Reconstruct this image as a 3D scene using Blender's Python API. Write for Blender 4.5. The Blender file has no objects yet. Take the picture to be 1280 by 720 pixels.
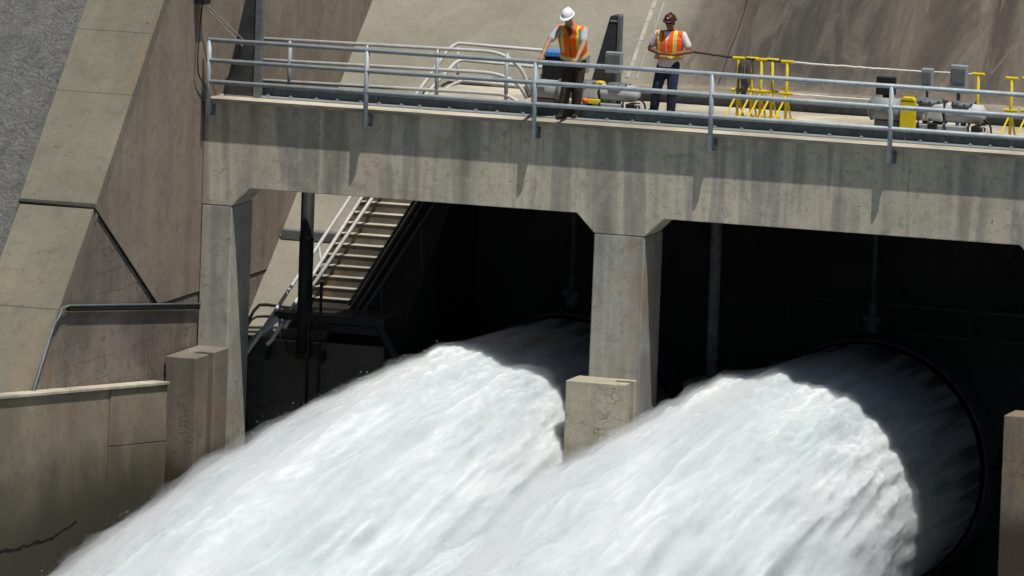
import bpy, bmesh, math, random
import numpy as np
from mathutils import Vector, Matrix

random.seed(7)
S = bpy.context.scene
COL = S.collection

# ------------------------------------------------------------------ camera
PSI = math.radians(18.0)
PIT = math.radians(6.3) + 208.0/10800.0
ROLL = 0.0345
F = Vector((-math.sin(PSI)*math.cos(PIT), math.cos(PSI)*math.cos(PIT), -math.sin(PIT)))
Rt = F.cross(Vector((0, 0, 1))).normalized()
Up = Rt.cross(F)
R2 = Rt*math.cos(ROLL) + Up*math.sin(ROLL)
U2 = Up*math.cos(ROLL) - Rt*math.sin(ROLL)
CAM_LOC = Vector((45.754, -141.931, 16.450))
cam_d = bpy.data.cameras.new("camera")
cam = bpy.data.objects.new("camera", cam_d)
COL.objects.link(cam)
cam.matrix_world = Matrix(((R2.x, U2.x, -F.x, CAM_LOC.x), (R2.y, U2.y, -F.y, CAM_LOC.y),
                           (R2.z, U2.z, -F.z, CAM_LOC.z), (0, 0, 0, 1)))
cam_d.sensor_width = 36.0
cam_d.lens = 36.0*10800.0/1280.0
cam_d.clip_start = 1.0
cam_d.clip_end = 6000.0
S.camera = cam

# ------------------------------------------------------------------ light
SUN = Vector((0.30, -0.235, 1.0)).normalized()
sun_d = bpy.data.lights.new("sun", 'SUN')
sun_d.energy = 5.0
sun_d.angle = math.radians(0.5)
sun_d.color = (1.0, 0.965, 0.91)
sun = bpy.data.objects.new("sun", sun_d)
COL.objects.link(sun)
sun.rotation_euler = SUN.to_track_quat('Z', 'Y').to_euler()
sun.location = (20, -20, 60)

W = bpy.data.worlds.new("World")
S.world = W
W.use_nodes = True
nt = W.node_tree
sky = nt.nodes.new("ShaderNodeTexSky")
sky.sky_type = 'NISHITA'
sky.sun_disc = False
sky.sun_elevation = math.asin(SUN.z)
sky.sun_rotation = math.atan2(SUN.x, SUN.y)
nt.links.new(sky.outputs[0], nt.nodes["Background"].inputs[0])
nt.nodes["Background"].inputs[1].default_value = 0.05

S.view_settings.view_transform = 'Standard'
S.view_settings.look = 'None'
S.view_settings.exposure = -0.1
S.view_settings.gamma = 1.0
S.render.engine = 'CYCLES'
S.cycles.max_bounces = 10
S.cycles.transparent_max_bounces = 40
S.cycles.volume_bounces = 5

# ------------------------------------------------------------------ mesh helpers
OFF = {}


class MB:
    def __init__(self):
        self.v = []
        self.f = []
        self.m = []

    def add(self, vs, fs, mi=0):
        o = len(self.v)
        self.v += [tuple(p) for p in vs]
        for f in fs:
            self.f.append([i+o for i in f])
            self.m.append(mi)
        return self

    def box(self, x0, x1, y0, y1, z0, z1, mi=0):
        vs = [(x, y, z) for z in (z0, z1) for y in (y0, y1) for x in (x0, x1)]
        return self.add(vs, [(0, 2, 3, 1), (4, 5, 7, 6), (0, 1, 5, 4), (2, 6, 7, 3), (0, 4, 6, 2), (1, 3, 7, 5)], mi)

    def prism_x(self, prof, x0, x1, mi=0):
        """profile of (y, z) points, extruded along x"""
        n = len(prof)
        vs = [(x0, y, z) for y, z in prof] + [(x1, y, z) for y, z in prof]
        fs = [list(range(n))[::-1], list(range(n, 2*n))]
        fs += [(i, (i+1) % n, n+(i+1) % n, n+i) for i in range(n)]
        return self.add(vs, fs, mi)

    def prism_y(self, prof, y0, y1, mi=0):
        n = len(prof)
        vs = [(x, y0, z) for x, z in prof] + [(x, y1, z) for x, z in prof]
        fs = [list(range(n)), list(range(n, 2*n))[::-1]]
        fs += [(i, n+i, n+(i+1) % n, (i+1) % n) for i in range(n)]
        return self.add(vs, fs, mi)

    def prism_z(self, prof, z0, z1, mi=0):
        n = len(prof)
        vs = [(x, y, z0) for x, y in prof] + [(x, y, z1) for x, y in prof]
        fs = [list(range(n))[::-1], list(range(n, 2*n))]
        fs += [(i, (i+1) % n, n+(i+1) % n, n+i) for i in range(n)]
        return self.add(vs, fs, mi)

    def tube(self, path, r, n=10, mi=0, cap=True):
        path = [Vector(p) for p in path]
        rs = r if isinstance(r, (list, tuple)) else [r]*len(path)
        rings = []
        prev = None
        for i, p in enumerate(path):
            if i == 0:
                t = path[1]-p
            elif i == len(path)-1:
                t = p-path[i-1]
            else:
                t = (path[i+1]-p).normalized() + (p-path[i-1]).normalized()
            if t.length < 1e-9:
                t = Vector((0, 0, 1))
            t.normalize()
            if prev is None:
                a = Vector((0, 0, 1)) if abs(t.z) < 0.9 else Vector((1, 0, 0))
                u = t.cross(a).normalized()
            else:
                u = (prev - t*prev.dot(t)).normalized()
            prev = u
            w = t.cross(u)
            rings.append([p+(u*math.cos(2*math.pi*k/n)+w*math.sin(2*math.pi*k/n))*rs[i] for k in range(n)])
        vs = [q for ring in rings for q in ring]
        fs = []
        for i in range(len(rings)-1):
            for k in range(n):
                fs.append((i*n+k, i*n+(k+1) % n, (i+1)*n+(k+1) % n, (i+1)*n+k))
        if cap:
            fs.append(list(range(n))[::-1])
            fs.append([(len(rings)-1)*n+k for k in range(n)])
        return self.add(vs, fs, mi)

    def ellipsoid(self, c, r, nu=14, nv=10, mi=0, rot=None):
        c = Vector(c)
        M = rot or Matrix.Identity(3)
        vs = []
        for j in range(nv+1):
            ph = math.pi*j/nv
            for i in range(nu):
                a = 2*math.pi*i/nu
                vs.append(c+M @ Vector((r[0]*math.sin(ph)*math.cos(a), r[1]*math.sin(ph)*math.sin(a), r[2]*math.cos(ph))))
        fs = []
        for j in range(nv):
            for i in range(nu):
                fs.append((j*nu+i, (j+1)*nu+i, (j+1)*nu+(i+1) % nu, j*nu+(i+1) % nu))
        return self.add(vs, fs, mi)

    def build(self, name, mats, parent=None, smooth=False, bevel=0.0, segs=1):
        off = OFF.get(parent.name, Vector((0, 0, 0))) if parent else Vector((0, 0, 0))
        me = bpy.data.meshes.new(name)
        me.from_pydata([tuple(Vector(p)-off) for p in self.v], [], self.f)
        if not isinstance(mats, (list, tuple)):
            mats = [mats]
        for m in mats:
            me.materials.append(m)
        bm = bmesh.new()
        bm.from_mesh(me)
        for fc, mi in zip(bm.faces, self.m):
            fc.material_index = mi
        bmesh.ops.remove_doubles(bm, verts=bm.verts, dist=1e-5)
        bmesh.ops.recalc_face_normals(bm, faces=bm.faces)
        if bevel > 0:
            es = [e for e in bm.edges if len(e.link_faces) == 2 and e.calc_face_angle(0) > 0.5]
            bmesh.ops.bevel(bm, geom=es, offset=bevel, segments=segs, affect='EDGES', profile=0.6)
        bm.to_mesh(me)
        bm.free()
        if smooth:
            for p in me.polygons:
                p.use_smooth = True
        o = bpy.data.objects.new(name, me)
        COL.objects.link(o)
        if parent:
            o.parent = parent
            OFF[o.name] = off
        else:
            OFF[o.name] = Vector((0, 0, 0))
        return o


def tag(o, label, cat=None, group=None, kind=None):
    if label:
        o['label'] = label
    if cat:
        o['category'] = cat
    if group:
        o['group'] = group
    if kind:
        o['kind'] = kind
    return o


def thing(name, loc, label, cat, group=None):
    o = bpy.data.objects.new(name, None)
    COL.objects.link(o)
    o.location = loc
    OFF[o.name] = Vector(loc)
    tag(o, label, cat, group)
    return o


def copy_tree(root, loc, label=None):
    r = root.copy()
    COL.objects.link(r)
    r.location = loc
    if label:
        r['label'] = label

    def rec(src, dst):
        for ch in [c for c in src.children]:
            c = ch.copy()
            COL.objects.link(c)
            c.parent = dst
            rec(ch, c)
    rec(root, r)
    OFF[r.name] = Vector(loc)
    return r


# ------------------------------------------------------------------ materials
class N:
    """small node-graph helper"""
    def __init__(self, name):
        self.mat = bpy.data.materials.new(name)
        self.mat.use_nodes = True
        self.t = self.mat.node_tree
        self.b = self.t.nodes["Principled BSDF"]
        self.b.inputs["Specular IOR Level"].default_value = 0.25
        self.geo = self.t.nodes.new("ShaderNodeNewGeometry")
        self.pos = self.geo.outputs["Position"]

    def link(self, a, b):
        self.t.links.new(a, b)

    def val(self, sock, v):
        if hasattr(v, 'is_linked') or hasattr(v, 'links'):
            self.link(v, sock)
        else:
            sock.default_value = v

    def vmul(self, vec, s):
        n = self.t.nodes.new("ShaderNodeVectorMath")
        n.operation = 'MULTIPLY'
        self.link(vec, n.inputs[0])
        n.inputs[1].default_value = s
        return n.outputs[0]

    def noise(self, scale_vec, scale=1.0, detail=4.0, rough=0.55, dist=0.0, off=(0, 0, 0), vec=None):
        v = self.vmul(vec or self.pos, scale_vec)
        if off != (0, 0, 0):
            a = self.t.nodes.new("ShaderNodeVectorMath")
            a.operation = 'ADD'
            self.link(v, a.inputs[0])
            a.inputs[1].default_value = off
            v = a.outputs[0]
        n = self.t.nodes.new("ShaderNodeTexNoise")
        self.link(v, n.inputs["Vector"])
        n.inputs["Scale"].default_value = scale
        n.inputs["Detail"].default_value = detail
        n.inputs["Roughness"].default_value = rough
        n.inputs["Distortion"].default_value = dist
        return n.outputs["Fac"]

    def math(self, op, a, b=0.0, c=0.0, clamp=False):
        n = self.t.nodes.new("ShaderNodeMath")
        n.operation = op
        n.use_clamp = clamp
        self.val(n.inputs[0], a)
        self.val(n.inputs[1], b)
        self.val(n.inputs[2], c)
        return n.outputs[0]

    def step(self, v, lo, hi, a=0.0, b=1.0):
        n = self.t.nodes.new("ShaderNodeMapRange")
        n.interpolation_type = 'SMOOTHSTEP'
        self.val(n.inputs[0], v)
        for i, q in enumerate((lo, hi, a, b)):
            self.val(n.inputs[i+1], q)
        return n.outputs[0]

    def mix(self, fac, a, b, mode='MIX'):
        n = self.t.nodes.new("ShaderNodeMix")
        n.data_type = 'RGBA'
        n.blend_type = mode
        self.val(n.inputs[0], fac)
        for s, v in ((n.inputs[6], a), (n.inputs[7], b)):
            if isinstance(v, tuple):
                s.default_value = (v[0], v[1], v[2], 1)
            else:
                self.link(v, s)
        return n.outputs[2]

    def ramp(self, v, stops):
        n = self.t.nodes.new("ShaderNodeValToRGB")
        self.link(v, n.inputs[0])
        e = n.color_ramp.elements
        while len(e) < len(stops):
            e.new(0.5)
        for i, (p, c) in enumerate(stops):
            e[i].position = p
            e[i].color = (c[0], c[1], c[2], 1)
        return n.outputs[0]

    def sep(self):
        n = self.t.nodes.new("ShaderNodeSeparateXYZ")
        self.link(self.pos, n.inputs[0])
        return n.outputs

    def bump(self, h, strength=0.4, dist=0.02):
        n = self.t.nodes.new("ShaderNodeBump")
        n.inputs["Strength"].default_value = strength
        n.inputs["Distance"].default_value = dist
        self.link(h, n.inputs["Height"])
        self.link(n.outputs[0], self.b.inputs["Normal"])

    def out(self, col, rough=0.85, metal=0.0):
        if isinstance(col, tuple):
            self.b.inputs["Base Color"].default_value = (*col, 1)
        else:
            self.link(col, self.b.inputs["Base Color"])
        self.val(self.b.inputs["Roughness"], rough)
        self.b.inputs["Metallic"].default_value = metal
        return self.mat


def mul(c, k):
    return tuple(x*k for x in c)


def concrete(name, base, streak='x', stops=None, sscale=2.2, samt=0.6, pit=0.5, grain=0.25, blotch=0.35,
             wet=None, cracks=0.0, rust=0.0, bump=0.6, fine=0.42, mottle=0.5, lifts=False):
    g = N(name)
    # big soft blotches
    bl = g.noise((1, 1, 1), 0.55, 5, 0.6, 0.4)
    col = g.mix(g.step(bl, 0.35, 0.68), mul(base, 1-blotch), mul(base, 1+blotch*0.55))
    # run-off streaks
    sv = {'x': (1, 0.10, 0.07), 'y': (0.07, 1, 0.06)}[streak]
    s1 = g.noise(sv, sscale, 3, 0.55, 0.15, (3.1, 1.7, 9.2))
    if stops:
        sc = g.ramp(s1, stops)
        s2 = g.noise((1, 1, 1), 1.3, 4, 0.6, 0.5, (7, 3, 1))
        col = g.mix(g.math('MULTIPLY', g.step(s2, 0.25, 0.6, 0.55, 1.0), samt), col, sc)
    s3 = g.noise(tuple(q*(1 if q == 1 else 0.6) for q in sv), sscale*4.5, 4, 0.65, 0.1, (1, 8, 2))
    col = g.mix(g.step(s3, 0.48, 0.78, 0, fine), col, mul(base, 0.62))
    col = g.mix(g.step(s3, 0.28, 0.42, fine*0.7, 0.0), col, mul(base, 1.3))
    # mottling: irregular darker weathering and pale lime bloom
    m1 = g.noise((1, 1, 1), 5.5, 8, 0.78, 0.5, (11, 2, 6))
    col = g.mix(g.step(m1, 0.50, 0.64, 0, 0.62*mottle), col, mul(base, 0.50))
    col = g.mix(g.step(m1, 0.44, 0.33, 0, 0.45*mottle), col, mul(base, 1.28))
    m2 = g.noise((1, 1, 1), 1.7, 7, 0.72, 0.8, (1, 12, 6))
    col = g.mix(g.step(m2, 0.54, 0.70, 0, 0.55*mottle), col, mul(base, 0.55))
    if lifts:            # stained imprint of the formwork sheets
        sp = g.sep()
        cmb = g.t.nodes.new("ShaderNodeCombineXYZ")
        wob = g.noise((1, 1, 1), 2.0, 3, 0.6)
        g.link(g.math('ADD', sp[1], g.math('MULTIPLY', wob, 0.16)), cmb.inputs[0])
        g.link(g.math('ADD', sp[2], g.math('MULTIPLY', wob, 0.12)), cmb.inputs[1])
        bt = g.t.nodes.new("ShaderNodeTexBrick")
        g.link(cmb.outputs[0], bt.inputs["Vector"])
        bt.inputs["Scale"].default_value = 1.0
        bt.inputs["Brick Width"].default_value = 0.95
        bt.inputs["Row Height"].default_value = 0.36
        bt.inputs["Mortar Size"].default_value = 0.016
        bt.inputs["Mortar Smooth"].default_value = 0.7
        lm = g.math('MULTIPLY', bt.outputs["Fac"], g.step(g.noise((1, 1, 1), 1.1, 3, 0.6, 0, (5, 1, 2)), 0.38, 0.6))
        col = g.mix(g.math('MULTIPLY', lm, 0.75), col, mul(base, 0.38))
    # grain and pits
    gr = g.noise((1, 1, 1), 34, 5, 0.7)
    col = g.mix(grain, col, g.ramp(gr, [(0.3, (0.25, 0.24, 0.22)), (0.7, (0.85, 0.84, 0.8))]), 'OVERLAY')
    pn = g.noise((1, 1, 1), 17, 2, 0.5, 0.6, (5, 5, 5))
    pm = g.math('MULTIPLY', g.step(pn, 0.64, 0.72), g.step(g.noise((1, 1, 1), 1.6, 2, 0.5, 0, (9, 2, 2)), 0.5, 0.64))
    pm = g.math('MULTIPLY', pm, pit)
    col = g.mix(pm, col, mul(base, 0.45))
    if rust > 0:
        rn = g.noise((sv[0]*0.8, sv[1]*0.8, 0.25), 1.4, 5, 0.65, 1.2, (21, 4, 6))
        col = g.mix(g.math('MULTIPLY', g.step(rn, 0.54, 0.70), rust), col, (0.36, 0.20, 0.08))
    if cracks > 0:
        vo = g.t.nodes.new("ShaderNodeTexVoronoi")
        vo.feature = 'DISTANCE_TO_EDGE'
        wv = g.vmul(g.pos, (1.1, 1.1, 1.5))
        wn = g.t.nodes.new("ShaderNodeTexNoise")
        wn.inputs["Scale"].default_value = 3.0
        g.link(wv, wn.inputs["Vector"])
        av = g.t.nodes.new("ShaderNodeVectorMath")
        av.operation = 'ADD'
        g.link(wv, av.inputs[0])
        g.link(wn.outputs["Color"], av.inputs[1])
        g.link(av.outputs[0], vo.inputs["Vector"])
        vo.inputs["Scale"].default_value = 1.4
        cm = g.math('MULTIPLY', g.step(vo.outputs["Distance"], 0.0, 0.035, 1, 0),
                    g.step(g.noise((1, 1, 1), 0.9, 2, 0.5, 0, (4, 4, 8)), 0.45, 0.6))
        col = g.mix(g.math('MULTIPLY', cm, cracks), col, mul(base, 0.4))
    rough = 0.88
    if wet:
        z = g.sep()[2]
        wn2 = g.noise((0.6, 0.6, 0.3), 1.3, 5, 0.6, 0.6, (2, 2, 2))
        zz = g.math('ADD', z, g.math('MULTIPLY', g.math('SUBTRACT', wn2, 0.5), wet[2]))
        wm = g.step(zz, wet[0], wet[1], 1, 0)
        col = g.mix(wm, col, wet[3])
        rough = g.math('SUBTRACT', 0.88, g.math('MULTIPLY', wm, 0.35))
    h = g.math('ADD', g.math('MULTIPLY', gr, 0.6), g.math('MULTIPLY', pm, -1.5))
    h = g.math('ADD', h, g.math('MULTIPLY', bl, 3.0))
    g.bump(h, bump, 0.015)
    return g.out(col, rough)


def paint(name, col, rough=0.45, metal=0.0, var=0.25, dirt=(0.12, 0.10, 0.08), scale=6.0, dirt_amt=0.35):
    g = N(name)
    n1 = g.noise((1, 1, 1), scale, 5, 0.65, 0.3)
    c = g.mix(g.step(n1, 0.3, 0.75), mul(col, 1-var), mul(col, 1+var*0.5))
    n2 = g.noise((1, 1, 0.35), scale*2.2, 5, 0.7, 0.5, (3, 1, 4))
    c = g.mix(g.step(n2, 0.55, 0.78, 0, dirt_amt), c, dirt)
    g.bump(g.noise((1, 1, 1), 60, 3, 0.6), 0.12, 0.004)
    return g.out(c, g.step(n2, 0.3, 0.8, rough, min(1, rough+0.3)), metal)


def cloth(name, col, var=0.2, rough=0.9, scale=22.0):
    g = N(name)
    n1 = g.noise((1, 1, 1), scale, 4, 0.6, 0.4)
    c = g.mix(g.step(n1, 0.3, 0.7), mul(col, 1-var), mul(col, 1+var*0.6))
    g.bump(g.noise((1, 1, 0.6), scale*0.9, 3, 0.6, 1.0), 0.6, 0.02)
    return g.out(c, rough)


M = {}
M['beam'] = concrete('beam_concrete', (0.46, 0.425, 0.35), 'x',
                     [(0.30, (0.16, 0.15, 0.13)), (0.40, (0.29, 0.27, 0.24)), (0.46, (0.46, 0.42, 0.335)),
                      (0.53, (0.52, 0.47, 0.365)), (0.57, (0.33, 0.305, 0.275)), (0.63, (0.24, 0.228, 0.21)), (0.70, (0.40, 0.37, 0.31))],
                     1.9, 0.8, pit=1.0, cracks=0.3, rust=0.08, mottle=0.85)
M['pier'] = concrete('pier_concrete', (0.36, 0.35, 0.31), 'x',
                     [(0.3, (0.16, 0.16, 0.155)), (0.42, (0.29, 0.285, 0.265)), (0.55, (0.40, 0.38, 0.32)), (0.66, (0.24, 0.24, 0.235)), (0.74, (0.34, 0.33, 0.30))],
                     2.6, 0.85, mottle=0.9, pit=0.6, cracks=0.5, rust=0.3, wet=(-6.5, -5.9, 1.2, (0.07, 0.055, 0.04)))
M['block'] = concrete('block_concrete', (0.43, 0.39, 0.30), 'x',
                      [(0.3, (0.23, 0.20, 0.15)), (0.5, (0.41, 0.37, 0.28)), (0.65, (0.45, 0.40, 0.30))],
                      2.6, 0.5, pit=0.6, cracks=0.9, rust=0.55, wet=(-6.3, -5.3, 1.0, (0.085, 0.066, 0.045)))
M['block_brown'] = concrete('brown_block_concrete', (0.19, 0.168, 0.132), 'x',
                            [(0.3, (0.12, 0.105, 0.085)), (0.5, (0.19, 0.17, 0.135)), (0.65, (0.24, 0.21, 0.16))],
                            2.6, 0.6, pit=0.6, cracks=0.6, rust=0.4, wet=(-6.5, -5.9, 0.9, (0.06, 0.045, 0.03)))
M['sidewall_low'] = concrete('lower_side_wall_concrete', (0.205, 0.172, 0.145), 'y',
                             [(0.28, (0.10, 0.085, 0.078)), (0.45, (0.18, 0.15, 0.13)), (0.56, (0.235, 0.20, 0.165)), (0.70, (0.14, 0.118, 0.10))],
                             0.8, 0.5, pit=0.5, cracks=0.9, rust=0.25, blotch=0.5, fine=0.12, mottle=0.9, lifts=True)
M['deck'] = concrete('deck_concrete', (0.46, 0.42, 0.33), 'y', None, 2, 0, pit=0.3, rust=0.25)
M['rear_deck'] = concrete('rear_deck_concrete', (0.26, 0.225, 0.175), 'x', None, 2, 0, pit=0.4, rust=0.25, mottle=1.0)
M['buttress'] = concrete('buttress_concrete', (0.172, 0.160, 0.118), 'x',
                         [(0.3, (0.13, 0.122, 0.095)), (0.5, (0.175, 0.163, 0.12)), (0.7, (0.20, 0.184, 0.135))],
                         1.2, 0.5, pit=0.7, rust=0.16, blotch=0.3, fine=0.2, mottle=0.45)
M['sidewall'] = concrete('side_wall_concrete', (0.235, 0.195, 0.155), 'y',
                         [(0.28, (0.12, 0.10, 0.085)), (0.42, (0.20, 0.165, 0.135)), (0.50, (0.27, 0.225, 0.175)), (0.58, (0.215, 0.175, 0.14)), (0.70, (0.16, 0.13, 0.11))],
                         0.75, 0.6, pit=0.5, cracks=0.15, rust=0.12, fine=0.16, mottle=0.8)
M['training'] = concrete('training_wall_concrete', (0.25, 0.216, 0.152), 'y',
                         [(0.3, (0.15, 0.132, 0.098)), (0.44, (0.21, 0.185, 0.135)), (0.55, (0.265, 0.23, 0.163)), (0.68, (0.205, 0.18, 0.13))],
                         0.6, 0.35, pit=0.4, cracks=0.35, rust=0.25, wet=(-6.7, -4.7, 2.2, (0.07, 0.064, 0.046)), fine=0.12, mottle=0.6)
M['dark_conc'] = concrete('damp_shade_concrete', (0.028, 0.027, 0.026), 'x', None, 2, 0, pit=0.3)  # damp chamber concrete; its black also paints shade on the stair cheek slab
M['sill'] = concrete('sill_concrete', (0.11, 0.10, 0.09), 'x', None, 2, 0, pit=0.3, wet=(-6.6, -5.6, 0.8, (0.03, 0.027, 0.024)))
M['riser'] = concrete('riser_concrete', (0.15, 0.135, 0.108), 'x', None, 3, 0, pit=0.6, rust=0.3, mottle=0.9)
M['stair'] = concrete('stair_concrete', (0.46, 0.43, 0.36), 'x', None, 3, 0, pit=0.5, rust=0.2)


def slope_mat():
    g = N('dam_face_concrete')
    x = g.sep()[0]
    base = (0.245, 0.230, 0.185)
    bl = g.noise((1, 1, 1), 0.7, 5, 0.6, 0.5)
    col = g.mix(g.step(bl, 0.35, 0.65), mul(base, 0.86), mul(base, 1.10))
    fine = g.noise((1, 1, 1), 9, 5, 0.7, 0.3, (2, 5, 1))
    col = g.mix(g.step(fine, 0.45, 0.7, 0, 0.3), col, mul(base, 0.72))
    # weathered brownish zone with run-off streaks down the fall line, right of the repaired joint
    wob = g.noise((0.3, 0.5, 0.5), 1.5, 3, 0.5)
    xw = g.math('ADD', x, g.math('MULTIPLY', g.math('SUBTRACT', wob, 0.5), 0.9))
    zone = g.step(xw, -0.55, 0.5)
    s1 = g.noise((1, 0.16, 0.16), 0.75, 6, 0.62, 0.7, (4.3, 0, 0))
    sc = g.ramp(s1, [(0.34, (0.032, 0.028, 0.024)), (0.43, (0.062, 0.052, 0.043)), (0.52, (0.128, 0.104, 0.082)),
                     (0.60, (0.073, 0.060, 0.049)), (0.72, (0.150, 0.127, 0.102))])
    s2 = g.noise((1, 0.22, 0.22), 2.6, 7, 0.7, 0.9, (2, 7, 7))
    sc = g.mix(g.step(s2, 0.5, 0.72, 0, 0.5), sc, (0.07, 0.064, 0.056))
    sc = g.mix(g.step(s2, 0.30, 0.43, 0.45, 0), sc, (0.28, 0.25, 0.205))
    dk = g.math('MULTIPLY', g.step(xw, 0.3, 1.3), g.step(xw, 3.4, 4.7, 1, 0))
    up = g.step(g.math('ADD', g.sep()[2], g.math('MULTIPLY', bl, 1.2)), 0.35, 1.0)
    sc = g.mix(g.math('MULTIPLY', g.math('MULTIPLY', dk, up), 0.9), sc, g.mix(g.step(s2, 0.36, 0.62), (0.085, 0.075, 0.063), (0.03, 0.028, 0.025)))
    low = g.step(g.math('ADD', g.sep()[2], g.math('MULTIPLY', bl, 0.8)), 0.30, 0.75, 0.5, 0)
    sc = g.mix(low, sc, g.mix(g.step(fine, 0.4, 0.65), (0.25, 0.215, 0.17), (0.14, 0.118, 0.095)))
    col = g.mix(g.math('MULTIPLY', zone, 0.92), col, sc)
    wh = g.noise((1, 0.6, 0.6), 5.5, 6, 0.8, 1.0, (8, 8, 3))
    col = g.mix(g.step(wh, 0.70, 0.78, 0, 0.6), col, (0.48, 0.45, 0.39))
    gr = g.noise((1, 1, 1), 38, 4, 0.7)
    col = g.mix(0.3, col, g.ramp(gr, [(0.3, (0.25, 0.25, 0.24)), (0.7, (0.82, 0.81, 0.78))]), 'OVERLAY')
    g.bump(g.math('ADD', g.math('MULTIPLY', gr, 0.6), g.math('MULTIPLY', fine, 1.5)), 0.4, 0.015)
    return g.out(col, 0.9)


M['slope'] = slope_mat()


def rock_mat():
    g = N('sprayed_concrete')
    a = g.noise((1, 1, 1), 4.5, 9, 0.78, 0.6)
    b = g.noise((1, 1, 1), 19, 6, 0.75, 0.2, (4, 1, 1))
    col = g.ramp(a, [(0.3, (0.15, 0.15, 0.145)), (0.5, (0.27, 0.27, 0.258)), (0.68, (0.36, 0.357, 0.338))])
    col = g.mix(g.step(b, 0.56, 0.66, 0, 0.85), col, (0.55, 0.54, 0.51))
    col = g.mix(g.step(b, 0.42, 0.30, 0, 0.7), col, (0.045, 0.044, 0.043))
    g.bump(g.math('ADD', g.math('MULTIPLY', a, 2.0), b), 1.0, 0.12)
    return g.out(col, 0.95)


M['rock'] = rock_mat()
M['rail'] = paint('galvanised_rail', (0.36, 0.405, 0.43), 0.45, 0.15, 0.18, (0.2, 0.19, 0.17), 5, 0.2)
M['rail_white'] = paint('pale_rail', (0.50, 0.50, 0.475), 0.5, 0.1, 0.15, (0.25, 0.22, 0.17), 5, 0.25)
M['steel_grey'] = paint('grey_steel', (0.155, 0.17, 0.175), 0.5, 0.2, 0.25)
M['channel'] = paint('dark_channel_paint', (0.125, 0.14, 0.15), 0.55, 0.1, 0.3)
M['black'] = paint('black_steel', (0.018, 0.018, 0.019), 0.55, 0.0, 0.3, (0.05, 0.045, 0.04))
M['pipe_dark'] = paint('dark_valve_paint', (0.07, 0.073, 0.075), 0.6, 0, 0.3)
M['channel_dark'] = paint('dark_pipe_paint', (0.10, 0.102, 0.104), 0.6, 0, 0.3)
M['gap_dark'] = paint('gap_black', (0.015, 0.014, 0.013), 0.8, 0.0, 0.2, (0.04, 0.035, 0.03))  # near-black for cracks and the bar; paints gap shadow at the abutment joint
M['fin_dark'] = paint('dark_gate_plate', (0.045, 0.047, 0.05), 0.6, 0.0, 0.45, (0.11, 0.10, 0.09), 3)
M['motor'] = paint('motor_grey', (0.29, 0.315, 0.325), 0.45, 0.0, 0.15)
M['light_grey'] = paint('pale_housing', (0.44, 0.45, 0.45), 0.45, 0.0, 0.12)
M['yellow'] = paint('safety_yellow', (0.66, 0.50, 0.015), 0.42, 0.0, 0.16, (0.25, 0.16, 0.02))
M['white_rope'] = paint('white_rope', (0.72, 0.71, 0.67), 0.8, 0.0, 0.15)
M['blue'] = paint('blue_plastic', (0.05, 0.22, 0.55), 0.4, 0.0, 0.15)
M['stanchion_dark'] = paint('dark_cable', (0.05, 0.045, 0.04), 0.7)
M['seal'] = paint('pale_joint_filler', (0.40, 0.38, 0.33), 0.9, 0.0, 0.3, (0.10, 0.09, 0.08), 4, 0.8)
M['panel_grey'] = paint('panel_grey', (0.30, 0.33, 0.34), 0.4, 0.2, 0.15)
M['handrail_shade'] = paint('shaded_rail', (0.05, 0.052, 0.055), 0.5, 0.1, 0.2)  # right stair rail: its shade is put into the rail colour
M['orange_boot'] = paint('orange_cap', (0.75, 0.18, 0.05), 0.6)
M['dry_grass'] = cloth('dry_grass', (0.36, 0.25, 0.09), 0.4)

# ------------------------------------------------------------------ the dam
XW = -6.16                       # plane of the abutment's inner side wall
TA = 0.83                        # fall of the dam face


def dam_z(y):
    return -0.224 + TA*(y-7.413)


# ground: tailwater sheet, out to the horizon
def tailwater_mat():
    g = N('foaming_tailwater')
    n = g.noise((1, 1, 1), 0.35, 6, 0.65, 0.5)
    y = g.sep()[1]
    foam = g.step(g.math('ADD', g.math('MULTIPLY', n, 14.0), y), -26, 6)
    col = g.mix(foam, (0.035, 0.06, 0.055), (0.16, 0.18, 0.18))
    g.bump(g.noise((1, 1, 1), 1.3, 5, 0.6), 0.5, 0.2)
    return g.out(col, 0.35)


mb = MB()
mb.add([(-3000, -3000, -9.5), (3000, -3000, -9.5), (3000, 3000, -9.5), (-3000, 3000, -9.5)], [(0, 1, 2, 3)])
tag(mb.build('tailwater', tailwater_mat()), 'foaming tailwater below the dam', kind='structure')

# main dam face (sloping), seen above and behind the bridge
dam = thing('dam_face', (0, 7.4, 0), 'sloping concrete dam face with brown run-off stains rising behind the bridge', 'dam')
mb = MB()
y1 = 40.0
mb.prism_x([(7.55, dam_z(7.55)), (y1, dam_z(y1)), (y1, -9.6), (7.55, -9.6)], -3.3, 60)
mb.build('right_face', M['slope'], dam)
mb = MB()
mb.prism_x([(2.0, dam_z(2.0)), (y1, dam_z(y1)), (y1, -9.6), (2.0, -9.6)], XW-0.3, -3.302)
mb.build('left_face', M['slope'], dam)
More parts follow.
